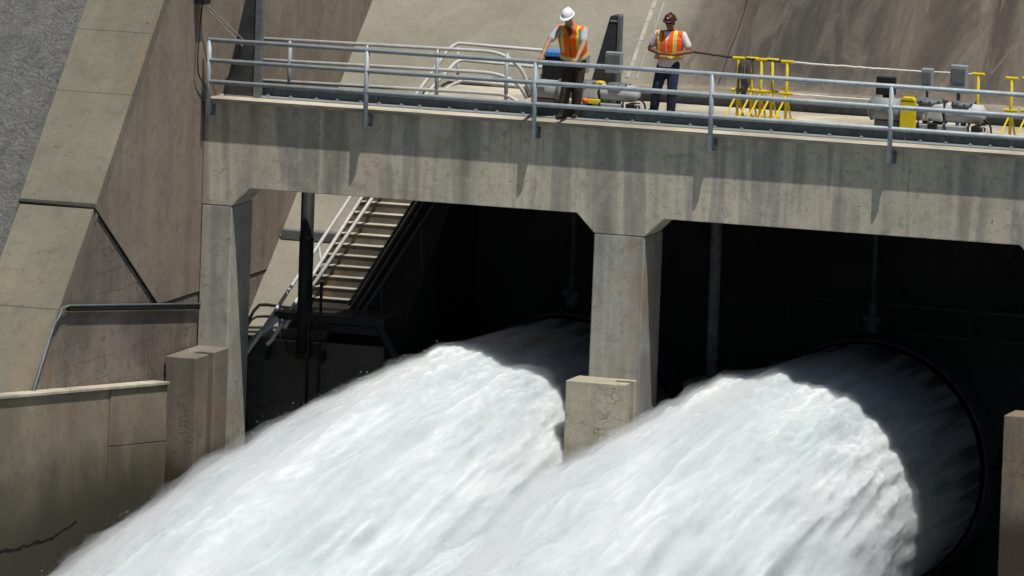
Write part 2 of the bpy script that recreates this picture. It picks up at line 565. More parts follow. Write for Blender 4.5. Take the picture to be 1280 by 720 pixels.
# repaired joint running down the fall line
mb = MB()
for xx, wdt in ((-0.80, 0.10), (-0.62, 0.035)):
    y = 7.7
    while y < 16:
        dy = random.uniform(0.25, 0.5)
        a = random.uniform(0.7, 1.1)*wdt
        z0, z1 = dam_z(y), dam_z(y+dy-0.012)
        mb.add([(xx-a/2, y, z0+0.004), (xx+a/2, y, z0+0.004), (xx+a/2, y+dy-0.012, z1+0.004), (xx-a/2, y+dy-0.012, z1+0.004),
                (xx-a/2+.01, y, z0+0.022), (xx+a/2-.01, y, z0+0.022), (xx+a/2-.01, y+dy-0.012, z1+0.022), (xx-a/2+.01, y+dy-0.012, z1+0.022)],
               [(0, 1, 5, 4), (1, 2, 6, 5), (2, 3, 7, 6), (3, 0, 4, 7), (4, 5, 6, 7)])
        y += dy
mb.build('joint_filler', M['seal'], dam)
mb = MB()
for k in range(1, 5):                       # narrow open lift joint further right
    pass
pts = [(0.95+random.uniform(-.022, .022)-.004*k, 7.7+k*0.35) for k in range(26)]
for (xa, ya), (xb, yb) in zip(pts[:-1], pts[1:]):
    mb.add([(xa-.009, ya, dam_z(ya)+.005), (xa+.009, ya, dam_z(ya)+.005), (xb+.009, yb, dam_z(yb)+.005), (xb-.009, yb, dam_z(yb)+.005)], [(0, 1, 2, 3)])
mb.build('lift_joint', M['gap_dark'], dam)

# ------------------------------------------------------------------ abutment (buttress) at the left
ab = thing('abutment', (-6.9, -5.2, -1.3), 'tall sloping concrete abutment wall left of the bridge', 'abutment wall')


def b_up(y):
    return 1.912 + 1.07*(y+2.194)


def b_lo(y):
    return -1.375 + 1.01*(y+5.224)


XL = -7.56
# slope panels of the upper lift, separated by fine joints, each a part
ys = [-5.224, -3.62, -2.70, -0.6, 1.6, 4.2, 8.0, 12.0]
for ya, yb in zip(ys[:-1], ys[1:]):
    mb = MB()
    q = 0.0025
    mb.prism_x([(ya+q, b_up(ya+q)), (yb-q, b_up(yb-q)), (yb-q, b_up(yb-q)-0.35), (ya+q, b_up(ya+q)-0.35)], XL, XW)
    mb.build('slope_panel', M['buttress'], ab, bevel=0.005)
ys2 = [-8.36, -6.8, -5.26]
for ya, yb in zip(ys2[:-1], ys2[1:]):
    mb = MB()
    q = 0.004
    mb.prism_x([(ya+q, b_lo(ya+q)), (yb-q, b_lo(yb-q)), (yb-q, b_lo(yb-q)-0.35), (ya+q, b_lo(ya+q)-0.35)], XL+0.02, XW-0.02)
    mb.build('slope_panel', M['buttress'], ab, bevel=0.008)
# body behind / below the panels with the inner side wall: upper part proud of the lower part along a slanting joint
JA, JB = (-5.23, -1.40), (-2.04, -3.42)
mb = MB()
mb.add([(XW-0.003, y, z) for y, z in [(JA[0]+.25, JA[1]), (JB[0], JB[1]), (20, -3.42), (20, b_up(20)-0.30), (JA[0]+.25, b_up(JA[0]+.25)-0.30)]], [(0, 1, 4), (1, 2, 3), (1, 3, 4)])
mb.add([(XW-0.003, y, z) for y, z in [(JA[0], JA[1]), (JA[0]+.25, JA[1]), (JB[0], JB[1])]], [(0, 2, 1)])
mb.add([(XL+0.1, y, z) for y, z in [(JA[0], JA[1]), (JA[0]+.25, JA[1]+.02)]]+[(XW-0.003, JA[0]+.25, JA[1]), (XW-0.003, JA[0], JA[1])], [(0, 1, 2, 3)])
mb.build('upper_side_wall', M['sidewall'], ab)
mb = MB()
mb.prism_x([(-8.35, -9.6), (20, -9.6), (20, -3.45), (JB[0], JB[1]-0.035), (JA[0], JA[1]-0.045), (-8.35, b_lo(-8.35)-0.30)], XL+0.1, XW-0.028)
mb.build('lower_side_wall', M['sidewall_low'], ab)
mb = MB()
mb.tube([(XW-0.012, JA[0]-0.02, JA[1]-0.02), (XW-0.012, JB[0], JB[1]-0.02)], 0.024, 8)
mb.tube([(XL, JA[0]-0.01, JA[1]+0.01), (XW-0.01, JA[0]-0.02, JA[1]-0.01)], 0.022, 8)
mb.build('joint_shadow', M['gap_dark'], ab)  # near-black strip painted where the open joint lies in shadow

# sprayed-concrete slope beyond the abutment: displaced grid
mb = MB()
nx, ny = 90, 150
gx = np.linspace(-30, XL-0.01, nx)
gx = XL-0.01-(XL-0.01+30)*((XL-0.01-gx)/(XL-0.01+30))**2.2
gy = np.linspace(-14, 14, ny)
rs = np.random.RandomState(3)
jit = rs.rand(ny, nx)
vs = []
for j in range(ny):
    for i in range(nx):
        z = 1.75 + 1.04*(gy[j]+2.194) - 0.12
        vs.append((gx[i], gy[j], z + 0.10*(jit[j, i]-0.5) + 0.10*math.sin(gx[i]*1.3+gy[j]*0.7)*math.sin(gy[j]*1.1)))
fs = [(j*nx+i, j*nx+i+1, (j+1)*nx+i+1, (j+1)*nx+i) for j in range(ny-1) for i in range(nx-1)]
mb.add(vs, fs)
tag(mb.build('rock_slope', M['rock'], smooth=True), 'rough grey sprayed concrete slope', kind='structure')

# drain pipe along the lower side wall
dp = thing('drain_pipe', (XW, -3.5, -3.4), 'thin dark drain pipe bent along the foot of the abutment side wall', 'pipe')
mb = MB()
xp = XW+0.045
path = [(xp, -8.35, -4.55), (xp, -7.95, -4.08), (xp, -7.15, -3.15)]
for k in range(1, 6):
    a = k/6*math.pi/2
    path.append((xp, -7.15+0.32*math.sin(a)*1.05, -3.15+0.2*(1-math.cos(a))+0.06*math.sin(a)))
path += [(xp, -6.5, -2.93), (xp, -0.05, -3.64)]
mb.tube(path, 0.022, 10)
mb.build('pipe_run', M['steel_grey'], dp, smooth=True)
mb = MB()
mb.tube([(p[0]-.02, p[1], p[2]-.06) for p in path[-2:]], 0.036, 8)
mb.build('dark_under_bar', M['gap_dark'], dp, smooth=True)  # near-black bar just below the pipe run
dp2 = thing('conduit', (-5.9, 2.6, -4.0), 'thin hooked conduit on the lit wall behind the left pier', 'pipe')
mb = MB()
mb.tube([(-6.10, 2.45, dam_z(2.45)+0.10), (-6.04, 2.55, dam_z(2.55)+0.2), (-5.95, 2.60, dam_z(2.6)+.27), (-5.8, 2.62, dam_z(2.6)+0.28), (-5.2, 2.64, dam_z(2.6)+0.24), (-4.9, 2.64, dam_z(2.6)+0.21)], 0.03, 8)
mb.build('conduit_run', M['black'], dp2, smooth=True)

# training wall lower left, built of cast panels
tw = thing('training_wall', (-6.0, -2.3, -9.5), 'stained concrete training wall at the lower left beside the spray', 'wall')
A = Vector((-5.85, -2.3, 0))
B = Vector((-6.00, -12.2, 0))
D = (B-A)
nrm = Vector((-D.y, D.x, 0)).normalized()      # points +x


def tpt(s, off, z):
    p = A + D*s + nrm*off
    return (p.x, p.y, z)


def ttop(s):
    return -4.72 + 0.90*s


def tpanel(s0, s1, zt0, zt1, zb, off, name, mat, thick=0.25):
    m_ = MB()
    zb0, zb1 = zb if isinstance(zb, tuple) else (zb, zb)
    vs = [tpt(s0, off, zb0), tpt(s1, off, zb1), tpt(s1, off-thick, zb1), tpt(s0, off-thick, zb0),
          tpt(s0, off, zt0), tpt(s1, off, zt1), tpt(s1, off-thick, zt1), tpt(s0, off-thick, zt0)]
    m_.add(vs, [(0, 1, 2, 3), (4, 5, 6, 7), (0, 1, 5, 4), (1, 2, 6, 5), (2, 3, 7, 6), (3, 0, 4, 7)])
    return m_.build(name, mat, tw, bevel=0.012)


sj = 0.27
tpanel(0.0, sj-0.002, ttop(0)-.06, ttop(sj)-.06, (ttop(0)-1.05, ttop(sj)-1.05), 0.003, 'wall_panel', M['training'])
tpanel(0.0, sj-0.002, ttop(0)-1.053, ttop(sj)-1.053, -9.6, 0.0, 'wall_panel', M['training'])
tpanel(sj+0.002, 1.0, ttop(sj)-.06, ttop(1.0)-.06, -9.6, -0.01, 'wall_panel', M['training'], 0.24)
tpanel(1.003, 1.6, ttop(1.003)-.06, ttop(1.6)-.06, -9.6, -0.012, 'wall_panel', M['training'], 0.24)
mb = MB()
vs = []
for z_off in (-0.058, 0.0):
    vs += [tpt(0, 0.045, ttop(0)+z_off), tpt(1.6, 0.045, ttop(1.6)+z_off), tpt(1.6, -0.27, ttop(1.6)+z_off), tpt(0, -0.27, ttop(0)+z_off)]
mb.add(vs, [(0, 1, 2, 3), (4, 5, 6, 7), (0, 1, 5, 4), (1, 2, 6, 5), (2, 3, 7, 6), (3, 0, 4, 7)])
mb.build('coping', M['deck'], tw, bevel=0.01)
# the jagged crack
mb = MB()
cr = []
z = -6.62
for k in range(34):
    s = 0.41+0.016*k
    z += random.uniform(-0.04, 0.04)+0.0005
    cr.append((s, z + 0.55*(s-0.4), random.uniform(0.012, 0.032)))
for (s0, z0, w0), (s1, z1, w1) in zip(cr[:-1], cr[1:]):
    mb.add([tpt(s0, -0.004, z0-w0), tpt(s1, -0.004, z1-w1), tpt(s1, -0.004, z1+w1), tpt(s0, -0.004, z0+w0)], [(0, 1, 2, 3)])
mb.build('crack', M['gap_dark'], tw)
# dry weeds caught behind the coping
mb = MB()
for k in range(26):
    s = random.uniform(0.0, 1.1)**1.6
    p = Vector(tpt(s, -0.22+random.uniform(-0.04, 0.03), ttop(s)-0.01))
    h = random.uniform(0.05, 0.22 if s < 0.25 else 0.10)
    t = p+Vector((random.uniform(-.1, .1), random.uniform(-.1, .1), h))
    w = Vector((random.uniform(-.012, .012), random.uniform(-.012, .012), 0))
    mb.add([p-w, p+w, t], [(0, 1, 2)])
tag(mb.build('dry_weeds', M['dry_grass']), 'straw coloured dry weeds along the wall top', kind='stuff')

# ------------------------------------------------------------------ bridge
br = thing('concrete_bridge', (1.3, 0, 0), 'stained concrete service bridge spanning the outlet bays', 'bridge')
ZB = -1.54
HX = 0.33
ZP = -1.87
P1 = (-6.155, -5.59)
P2 = (1.10, 2.02)
P3 = (9.05, 10.0)
prof = [(XW+0.002, -0.040), (XW+0.002, ZP), (P1[1], ZP), (P1[1]+HX, ZB), (P2[0]-HX, ZB), (P2[0], ZP), (P2[1], ZP), (P2[1]+HX, ZB),
        (P3[0]-HX, ZB), (P3[0], ZP), (P3[1], ZP), (P3[1]+HX, ZB), (16, ZB), (16, -0.040)]
mb = MB()
mb.prism_y(prof, 0.0, 0.90)
mb.build('beam', M['beam'], br, bevel=0.012)
mb = MB()
mb.box(0.45, 16, 0.903, 1.098, ZB+0.004, -0.041)
mb.build('beam_rib', M['beam'], br)
mb = MB()
mb.box(XW+0.002, -3.1, -0.13, 0.95, -0.038, 0.0)
mb.box(-3.1, 16, -0.13, 4.9, -0.038, 0.0)
mb.build('deck_slab', M['deck'], br, bevel=0.008)
mb = MB()
mb.box(-3.1, 16, 1.103, 4.88, -0.45, -0.041)
mb.box(-0.6, 16, 4.88, 7.54, -0.45, -0.076)
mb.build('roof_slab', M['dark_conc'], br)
mb = MB()
mb.box(-0.6, 16, 4.903, 7.62, -0.073, 0.004)
mb.build('rear_deck', M['rear_deck'], br, bevel=0.01)

# steel kerb channels: front with bolted foot angle, and rear
kf = thing('front_kerb_channel', (1.5, 1.0, 0), 'dark grey steel kerb channel with bolted foot along the front of the deck', 'kerb channel')
mb = MB()
x = -5.63
while x < 13:
    x2 = min(x+2.4, 13)
    mb.box(x, x2-0.012, 0.88, 0.925, 0.005, 0.20)
    mb.box(x, x2-0.012, 0.81, 0.88, 0.17, 0.20)
    x = x2
mb.build('channel_web', M['channel'], kf, bevel=0.004)
mb = MB()
mb.box(-6.0, 13, 0.60, 0.878, 0.003, 0.022)
mb.build('foot_angle', M['panel_grey'], kf)
mb = MB()
x = -5.8
while x < 10:
    mb.box(x-0.03, x+0.03, 0.70, 0.78, 0.022, 0.045)
    mb.tube([(x, 0.74, 0.045), (x, 0.74, 0.065)], 0.018, 6)
    x += random.uniform(0.34, 0.62)
mb.build('clamp_bolts', M['panel_grey'], kf)['kind'] = 'stuff'
kr = thing('rear_kerb_channel', (3.0, 4.2, 0), 'grey steel kerb channel along the rear of the deck behind the workers', 'kerb channel')
mb = MB()
mb.box(-1.0, 13, 4.35, 4.40, 0.003, 0.16)
mb.box(-1.0, 13, 4.27, 4.35, 0.135, 0.16)
mb.build('channel_web', M['channel'], kr)

# ------------------------------------------------------------------ piers
G_P = 'bridge piers between the outlet bays'


def pier(px0, px1, bx0, bx1, yb, yg, lab, z_top=-4.38, bm_='block'):
    t = thing('bridge_pier', ((px0+px1)/2, 0.5, -9.5), lab, 'pier', G_P)
    m_ = MB()
    n = 4
    vs = []
    for z, dx in ((-9.6, -0.04), (ZP-0.003, 0.0)):
        vs += [(px0+dx, 0.002, z), (px1+dx*0.5, 0.002, z), (px1+dx*0.5, 1.08, z), (px0+dx, 1.08, z)]
    m_.add(vs, [(0, 1, 2, 3), (4, 5, 6, 7), (0, 1, 5, 4), (1, 2, 6, 5), (2, 3, 7, 6), (3, 0, 4, 7)])
    m_.build('shaft', M['pier'], t, bevel=0.02)
    m_ = MB()
    m_.box(bx0, bx1, yb, yg, -9.6, z_top)
    m_.box(bx0, bx1-0.32, yg, yg+0.28, -9.6, z_top+0.001)
    m_.box(bx0, bx1, yg+0.28, 0.0, -9.6, z_top)
    m_.build('nose_block', M[bm_], t, bevel=0.012)
    return t


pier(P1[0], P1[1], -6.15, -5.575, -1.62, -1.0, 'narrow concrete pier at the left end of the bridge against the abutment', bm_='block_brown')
pier(P2[0], P2[1], 0.91, 1.985, -0.72, -0.42, 'middle concrete pier standing between the two water jets')
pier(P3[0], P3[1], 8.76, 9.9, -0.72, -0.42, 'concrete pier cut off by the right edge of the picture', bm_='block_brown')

# ------------------------------------------------------------------ outlet chamber
ch = thing('outlet_chamber', (3, 6.4, -9.5), 'dark concrete valve chamber under the bridge deck', 'chamber')
mb = MB()
mb.box(-3.298, 16, 6.6, 7.5, -9.6, -0.46)
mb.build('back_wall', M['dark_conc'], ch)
mb = MB()
mb.box(15.5, 16, 1.1, 6.6, -9.6, -0.46)
mb.build('right_wall', M['dark_conc'], ch)
mb = MB()
mb.box(XW+0.003, -3.296, 1.80, 1.997, -9.6, -4.42)
mb.build('sill_wall', M['sill'], ch, bevel=0.01)
mb = MB()
mb.prism_x([(1.9, -9.6), (1.9, dam_z(1.9)+0.03), (6.59, dam_z(6.59)+0.03), (6.59, -9.6)], -3.301, -3.2)
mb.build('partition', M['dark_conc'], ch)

crl = thing('chamber_railing', (5, 6.35, -4.0), 'barely visible dark railing along the back of the right bay above the valve', 'railing')
for dz in (0.0, -0.5):
    mb = MB()
    mb.tube([(1.6, 6.4, -3.57+dz), (8.8, 6.4, -3.62+dz)], 0.028, 8)
    mb.build('rail', M['fin_dark'], crl, smooth=True)
for xx in (2.8, 4.1, 6.2, 7.8):
    mb = MB()
    mb.tube([(xx, 6.4, -3.57), (xx, 6.4, -4.4)], 0.026, 8)
    mb.build('post', M['fin_dark'], crl, smooth=True)

# landing at the head of the stair
mb = MB()
mb.box(-4.1, -3.1, 6.62, 7.7, -0.72, -0.56)
mb.box(-3.1, -0.602, 4.885, 7.7, -0.72, -0.56)  # landing extended to stop light leaking into the chamber
mb.box(-3.1, -0.602, 4.80, 4.885, -0.72, -0.44)  # upstand added to close the remaining light gap
mb.build('stair_landing', M['deck'], ch)

# ------------------------------------------------------------------ staircase on the dam face
st = thing('staircase', (-4.6, 3.5, -4.6), 'concrete stair climbing the wall behind the left pier', 'staircase')
xl0, y0s, z0s = -5.40, 1.80, -4.60
run, rise = 0.205, 0.172
for k in range(25):
    xa = xl0+k*run*0.225
    ya = y0s+k*run
    zt = z0s+(k+1)*rise
    mb = MB()
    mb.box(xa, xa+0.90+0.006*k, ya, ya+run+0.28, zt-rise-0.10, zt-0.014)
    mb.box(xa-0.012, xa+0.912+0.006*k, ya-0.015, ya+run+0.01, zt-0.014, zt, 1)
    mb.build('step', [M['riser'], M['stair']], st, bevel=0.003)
for dx in (-0.08, 0.94):
    mb = MB()
    prof = []
    vs = []
    k2 = 24.0
    p0 = (xl0+dx, y0s-0.1, z0s-0.2)
    p1 = (xl0+dx+k2*run*0.225+(0.14 if dx > 0 else 0), y0s+k2*run, z0s+k2*rise-0.05)
    vs = [(p0[0], p0[1], p0[2]), (p0[0]+.06, p0[1], p0[2]), (p1[0]+.06, p1[1], p1[2]), (p1[0], p1[1], p1[2]),
          (p0[0], p0[1], p0[2]+.16), (p0[0]+.06, p0[1], p0[2]+.16), (p1[0]+.06, p1[1], p1[2]+.16), (p1[0], p1[1], p1[2]+.16)]
    mb.add(vs, [(0, 1, 2, 3), (4, 5, 6, 7), (0, 1, 5, 4), (1, 2, 6, 5), (2, 3, 7, 6), (3, 0, 4, 7)])
    mb.build('stringer', M['black'], st)

mb = MB()
vs = []
for z_off in (-0.5, 0.04):
    for (x_, y_) in ((-4.44, 2.0), (-3.303, 2.0), (-3.303, 7.0), (-3.36, 6.6)):
        vs.append((x_, y_, dam_z(y_)+z_off))
mb.add(vs, [(0, 1, 2, 3), (4, 5, 6, 7), (0, 1, 5, 4), (1, 2, 6, 5), (2, 3, 7, 6), (3, 0, 4, 7)])
mb.build('cheek_shade', M['dark_conc'], ch)  # dark slab added over the slope, standing in for shade beside the stair

# handrails of the stair (left, sunlit; right, in shade) and the landing rail they turn into
hl = thing('stair_handrail', (-5.0, 3.5, -4.0), 'pale three-bar handrail on the sunlit left side of the stair and its landing', 'handrail')
topL = [(-5.66, 1.05, -4.68), (-5.53, 1.3, -4.4), (-4.82, 4.08, -2.09), (-4.32, 6.15, -0.37), (-4.05, 7.02, 0.36)]
midL = [(-5.30, 1.22, -4.46), (-5.24, 1.32, -4.38), (-4.6, 4.1, -2.07), (-4.14, 6.16, -0.36), (-3.82, 6.80, 0.17)]
lowL = [(-5.1, 1.56, -4.18), (-4.40, 4.12, -2.06), (-3.94, 6.18, -0.35), (-3.68, 6.40, -0.16)]
ends = [((-3.98, 7.14, 0.45), (-3.90, 7.21, 0.50), (-1.7, 7.17, 0.47)), ((-3.76, 6.88, .215), (-3.70, 6.92, .23), (-1.7, 6.88, .19)),
        ((-3.60, 6.46, -0.12), (-3.54, 6.49, -0.10), (-1.75, 6.47, -0.14))]
for pth, en in zip((topL, midL, lowL), ends):
    mb = MB()
    mb.tube(pth+list(en), 0.034, 8)
    mb.build('rail', M['rail_white'], hl, smooth=True)
for (a, b) in (((-5.06, 3.15, -2.86), (-4.86, 3.1, -3.86)), ((-5.36, 2.0, -3.82), (-5.3, 1.95, -4.55)),
               ((-3.84, 7.0, 0.45), (-3.78, 6.95, -0.56)), ((-2.2, 7.0, 0.45), (-2.2, 6.95, -0.56))):
    mb = MB()
    mb.tube([a, b], 0.03, 8)
    mb.build('post', M['rail'], hl, smooth=True)

hr = thing('stair_handrail', (-4.0, 3.5, -4.0), 'three-bar handrail darkened for the shade on the right side of the stair', 'handrail')
for (p0, p1) in (((-3.60, 4.13, -2.05), (-4.05, 2.17, -3.67)), ((-3.41, 4.10, -2.08), (-3.93, 2.0, -3.85)), ((-3.19, 4.11, -2.06), (-3.78, 2.0, -3.85))):
    p0, p1 = Vector(p0), Vector(p1)
    d = p0-p1
    mb = MB()
    mb.tube([p1-d*0.05, p0+d*0.65], 0.03, 8)
    mb.build('rail', M['handrail_shade'], hr, smooth=True)
for q in (0.25, 0.8):
    p = Vector((-3.78, 2.0, -3.85)).lerp(Vector((-3.19, 4.11, -2.06)), q)
    mb = MB()
    mb.tube([p, p+Vector((0.05, 0, -0.9))], 0.028, 8)
    mb.build('post', M['handrail_shade'], hr, smooth=True)

# dark steel bracket beam on the wall behind the stair
wb = thing('wall_bracket', (-5.3, 4.3, -2.85), 'dark steel channel bracketed to the lit wall behind the stair rails', 'steel channel')
mb = MB()
mb.box(-6.12, -4.42, 4.12, 4.20, -2.93, -2.76)
mb.box(-6.12, -4.42, 4.20, 4.45, -2.79, -2.76)
mb.build('channel', M['steel_grey'], wb, bevel=0.006)
mb = MB()
for xx in (-5.9, -5.2, -4.6):
    mb = MB()
    mb.box(xx-0.03, xx+0.03, 4.2, 4.75, -2.92, -2.80)
    mb.build('bracket_arm', M['black'], wb)

# shaded access platform in front of the stair foot
pf = thing('access_platform', (-4.2, 2.5, -4.2), 'dark steel access platform in the shade at the foot of the stair', 'platform')
mb = MB()
mb.box(-5.27, -3.20, 1.5, 1.56, -4.02, -3.90)
mb.box(-5.27, -3.20, 1.5, 2.6, -3.905, -3.895)
mb.build('edge_beam', M['black'], pf)
mb = MB()
mb.box(-4.35, -3.30, 1.62, 1.78, -4.20, -4.05)
mb.build('under_beam', M['black'], pf)
mb = MB()
mb.tube([(-3.32, 1.53, -4.0), (-2.85, 1.53, -4.72)], 0.07, 6)
mb.build('brace', M['black'], pf)
mb = MB()
mb.tube([(-5.2, 1.53, -4.0), (-5.85, 1.45, -4.62)], 0.06, 6)
mb.build('brace', M['rail'], pf)  # pale rail colour makes this shaded brace look lit
mb = MB()
for xx in (-4.62, -4.40):
    mb = MB()
    mb.tube([(xx, 1.5, -3.3), (xx, 1.5, -5.6)], 0.03, 8)
    mb.build('ladder_rail', M['black'], pf, smooth=True)

# vertical pipes
G_V = 'vertical pipes under the deck'
vp = thing('vertical_pipe', (-4.80, 1.6, -4.6), 'thick black vertical pipe in front of the stair', 'pipe', G_V)
mb = MB()
mb.tube([(-4.74, 1.6, -1.0), (-4.74, 1.6, -2.55), (-4.74, 1.6, -2.56), (-4.74, 1.6, -4.7)], [0.12, 0.12, 0.13, 0.13], 14)
mb.build('pipe_run', M['black'], vp, smooth=True)
mb = MB()
mb.tube([(-4.74, 1.6, -2.52), (-4.74, 1.6, -2.58)], 0.13, 14)
mb.build('flange', M['black'], vp)
mb = MB()
mb.tube([(-4.74, 1.6, -4.62), (-4.74, 1.6, -4.70)], 0.15, 14)
mb.build('flange', M['black'], vp)
vp = thing('vertical_pipe', (2.42, 3.0, -4.7), 'grey vertical pipe in the dark right bay beside the middle pier', 'pipe', G_V)
mb = MB()
mb.tube([(2.42, 3.0, -0.5), (2.42, 3.0, -4.7)], 0.10, 14)
mb.build('pipe_run', M['channel_dark'], vp, smooth=True)
mb = MB()
mb.tube([(2.42, 3.0, -4.66), (2.42, 3.0, -4.72)], 0.15, 14)
mb.build('flange', M['steel_grey'], vp)
mb = MB()
mb.box(2.03, 3.6, 2.6, 3.4, -5.3, -4.72)
mb.build('pipe_plinth', M['sill'], vp)

# ------------------------------------------------------------------ railings
def bend(path, r=0.2, n=5):
    """round the inner corners of a polyline"""
    P = [Vector(p) for p in path]
    out = [P[0]]
    for i in range(1, len(P)-1):
        a, b, c = P[i-1], P[i], P[i+1]
        d1, d2 = (a-b), (c-b)
        q1 = b+d1.normalized()*min(r, d1.length*0.45)
        q2 = b+d2.normalized()*min(r, d2.length*0.45)
        for k in range(n+1):
            u = k/n
            out.append(q1*(1-u)**2+b*2*u*(1-u)+q2*u*u)
    out.append(P[-1])
    return out


fr = thing('front_railing', (1.5, -0.215, 0), 'grey three-bar steel railing along the front edge of the bridge', 'railing')
PX = [-6.02, -3.09, 0.0, 3.20, 6.41, 9.62]
ZR = (1.06, 0.70, 0.325)
for z in ZR:
    mb = MB()
    mb.tube([(-6.05, -0.215, z), (13.0, -0.215, z)], 0.041, 12)
    mb.build('rail', M['rail'], fr, smooth=True)
for x in PX:
    mb = MB()
    mb.tube([(x, -0.215, -0.27), (x, -0.215, 1.06)], 0.043, 12)
    p_ = mb.build('post', M['rail'], fr, smooth=True)
    mb = MB()
    mb.prism_x([(-0.215, -0.078), (-0.215, -0.27), (-0.012, -0.20), (-0.012, -0.078)], x-0.008, x+0.008)
    mb.build('gusset', M['rail'], p_)
    mb = MB()
    mb.box(x-0.07, x+0.07, -0.014, -0.002, -0.29, -0.09)
    mb.build('base_plate', M['steel_grey'], p_, bevel=0.003)

rr_ = thing('rear_railing', (-3.2, 1.3, 0), 'pale three-bar railing with down-turned ends behind the left of the deck', 'railing')
y0r, y1r = 1.10, 1.50
for z, xe, ze in ((1.00, -0.80, 0.30), (0.625, -0.86, 0.22), (0.26, -0.95, 0.10)):
    xs_ = xe-0.42*(1 if z > 0.3 else 0.4)
    yy = lambda x: y0r+(y1r-y0r)*(x+5.4)/4.5
    path = bend([(-5.50, yy(-5.50), z), (xs_, yy(xs_), z+0.01), (xe, yy(xe), z-0.35*(z-ze)), (xe+0.16, yy(xe), ze)], 0.3, 5)
    mb = MB()
    mb.tube(path, 0.034, 10)
    mb.build('rail', M['rail_white'], rr_, smooth=True)
for x in (-5.0, -3.60, -2.33, -1.08):
    mb = MB()
    mb.tube([(x, yy(x), 0.0), (x, yy(x), 1.0)], 0.036, 10)
    p_ = mb.build('post', M['rail'], rr_, smooth=True)
    mb = MB()
    mb.box(x-0.05, x+0.05, 0.80, yy(x)+0.06, -0.10, -0.0385)
    mb.build('outrigger', M['steel_grey'], p_)

# ------------------------------------------------------------------ tapered gate plates
G_F = 'tapered dark plates standing against the dam'


def fin(xa, xb, xt, w, y, zt, lab, rnd):
    t = thing('gate_plate', ((xa+xb)/2, y, 0), lab, 'steel plate', G_F)
    pr = [(xa, 0.0), (xb, 0.0), (xb+0.02, zt)]
    # rounded head
    for k in range(7):
        a = k/6*math.pi/2
        pr.append((xt+rnd*(1-math.sin(a)), zt-rnd*(1-math.cos(a))))
    m_ = MB()
    m_.prism_y(pr, y, y+0.25)
    m_.build('plate', M['fin_dark'], t, bevel=0.008)
    m_ = MB()
    m_.box(xb+0.003, xb+w, y-0.03, y+0.10, 0.0, zt+0.004)
    m_.build('edge_column', M['steel_grey'], t, bevel=0.01)
    m_ = MB()
    m_.box(xt+0.02, xb, y-0.012, y-0.001, zt*0.93, zt*0.945)
    m_.build('stiffener', M['panel_grey'], t)
    return t


fin(-6.03, -5.48, -5.60, 0.14, 0.62, 2.15, 'tall tapered black steel plate at the left end of the bridge deck', -0.0)
fin(-0.20, 0.36, 0.20, 0.075, 3.3, 1.60, 'short tapered black steel plate behind the actuator between the two workers', 0.08)

# ------------------------------------------------------------------ hanging cable with stay rods
wc = thing('hanging_cable', (-6.05, -0.5, 0), 'black box with a slack hanging cable and two stay rods, upper left', 'cable')
mb = MB()
mb.box(-6.13, -5.95, -0.72, -0.40, 1.72, 2.0)
mb.build('junction_box', M['black'], wc, bevel=0.01)
mb = MB()
mb.tube(bend([(-6.05, -0.55, 1.75), (-6.08, -0.58, 1.2), (-6.09, -0.62, 0.75), (-6.09, -0.55, 0.45), (-6.09, -0.10, 0.2), (-6.08, 0.10, -0.3)], 0.2), 0.013, 6)
mb.build('cable', M['stanchion_dark'], wc, smooth=True)
for dz in (0.0, -0.06):
    mb = MB()
    mb.tube([(-6.04, -0.45, 1.72+dz), (-5.70, 0.60, 1.02+dz*2)], 0.011, 6)
    mb.build('stay_rod', M['seal'], wc)

# ------------------------------------------------------------------ valve actuators on the deck
G_A = 'electric valve actuators on the deck'


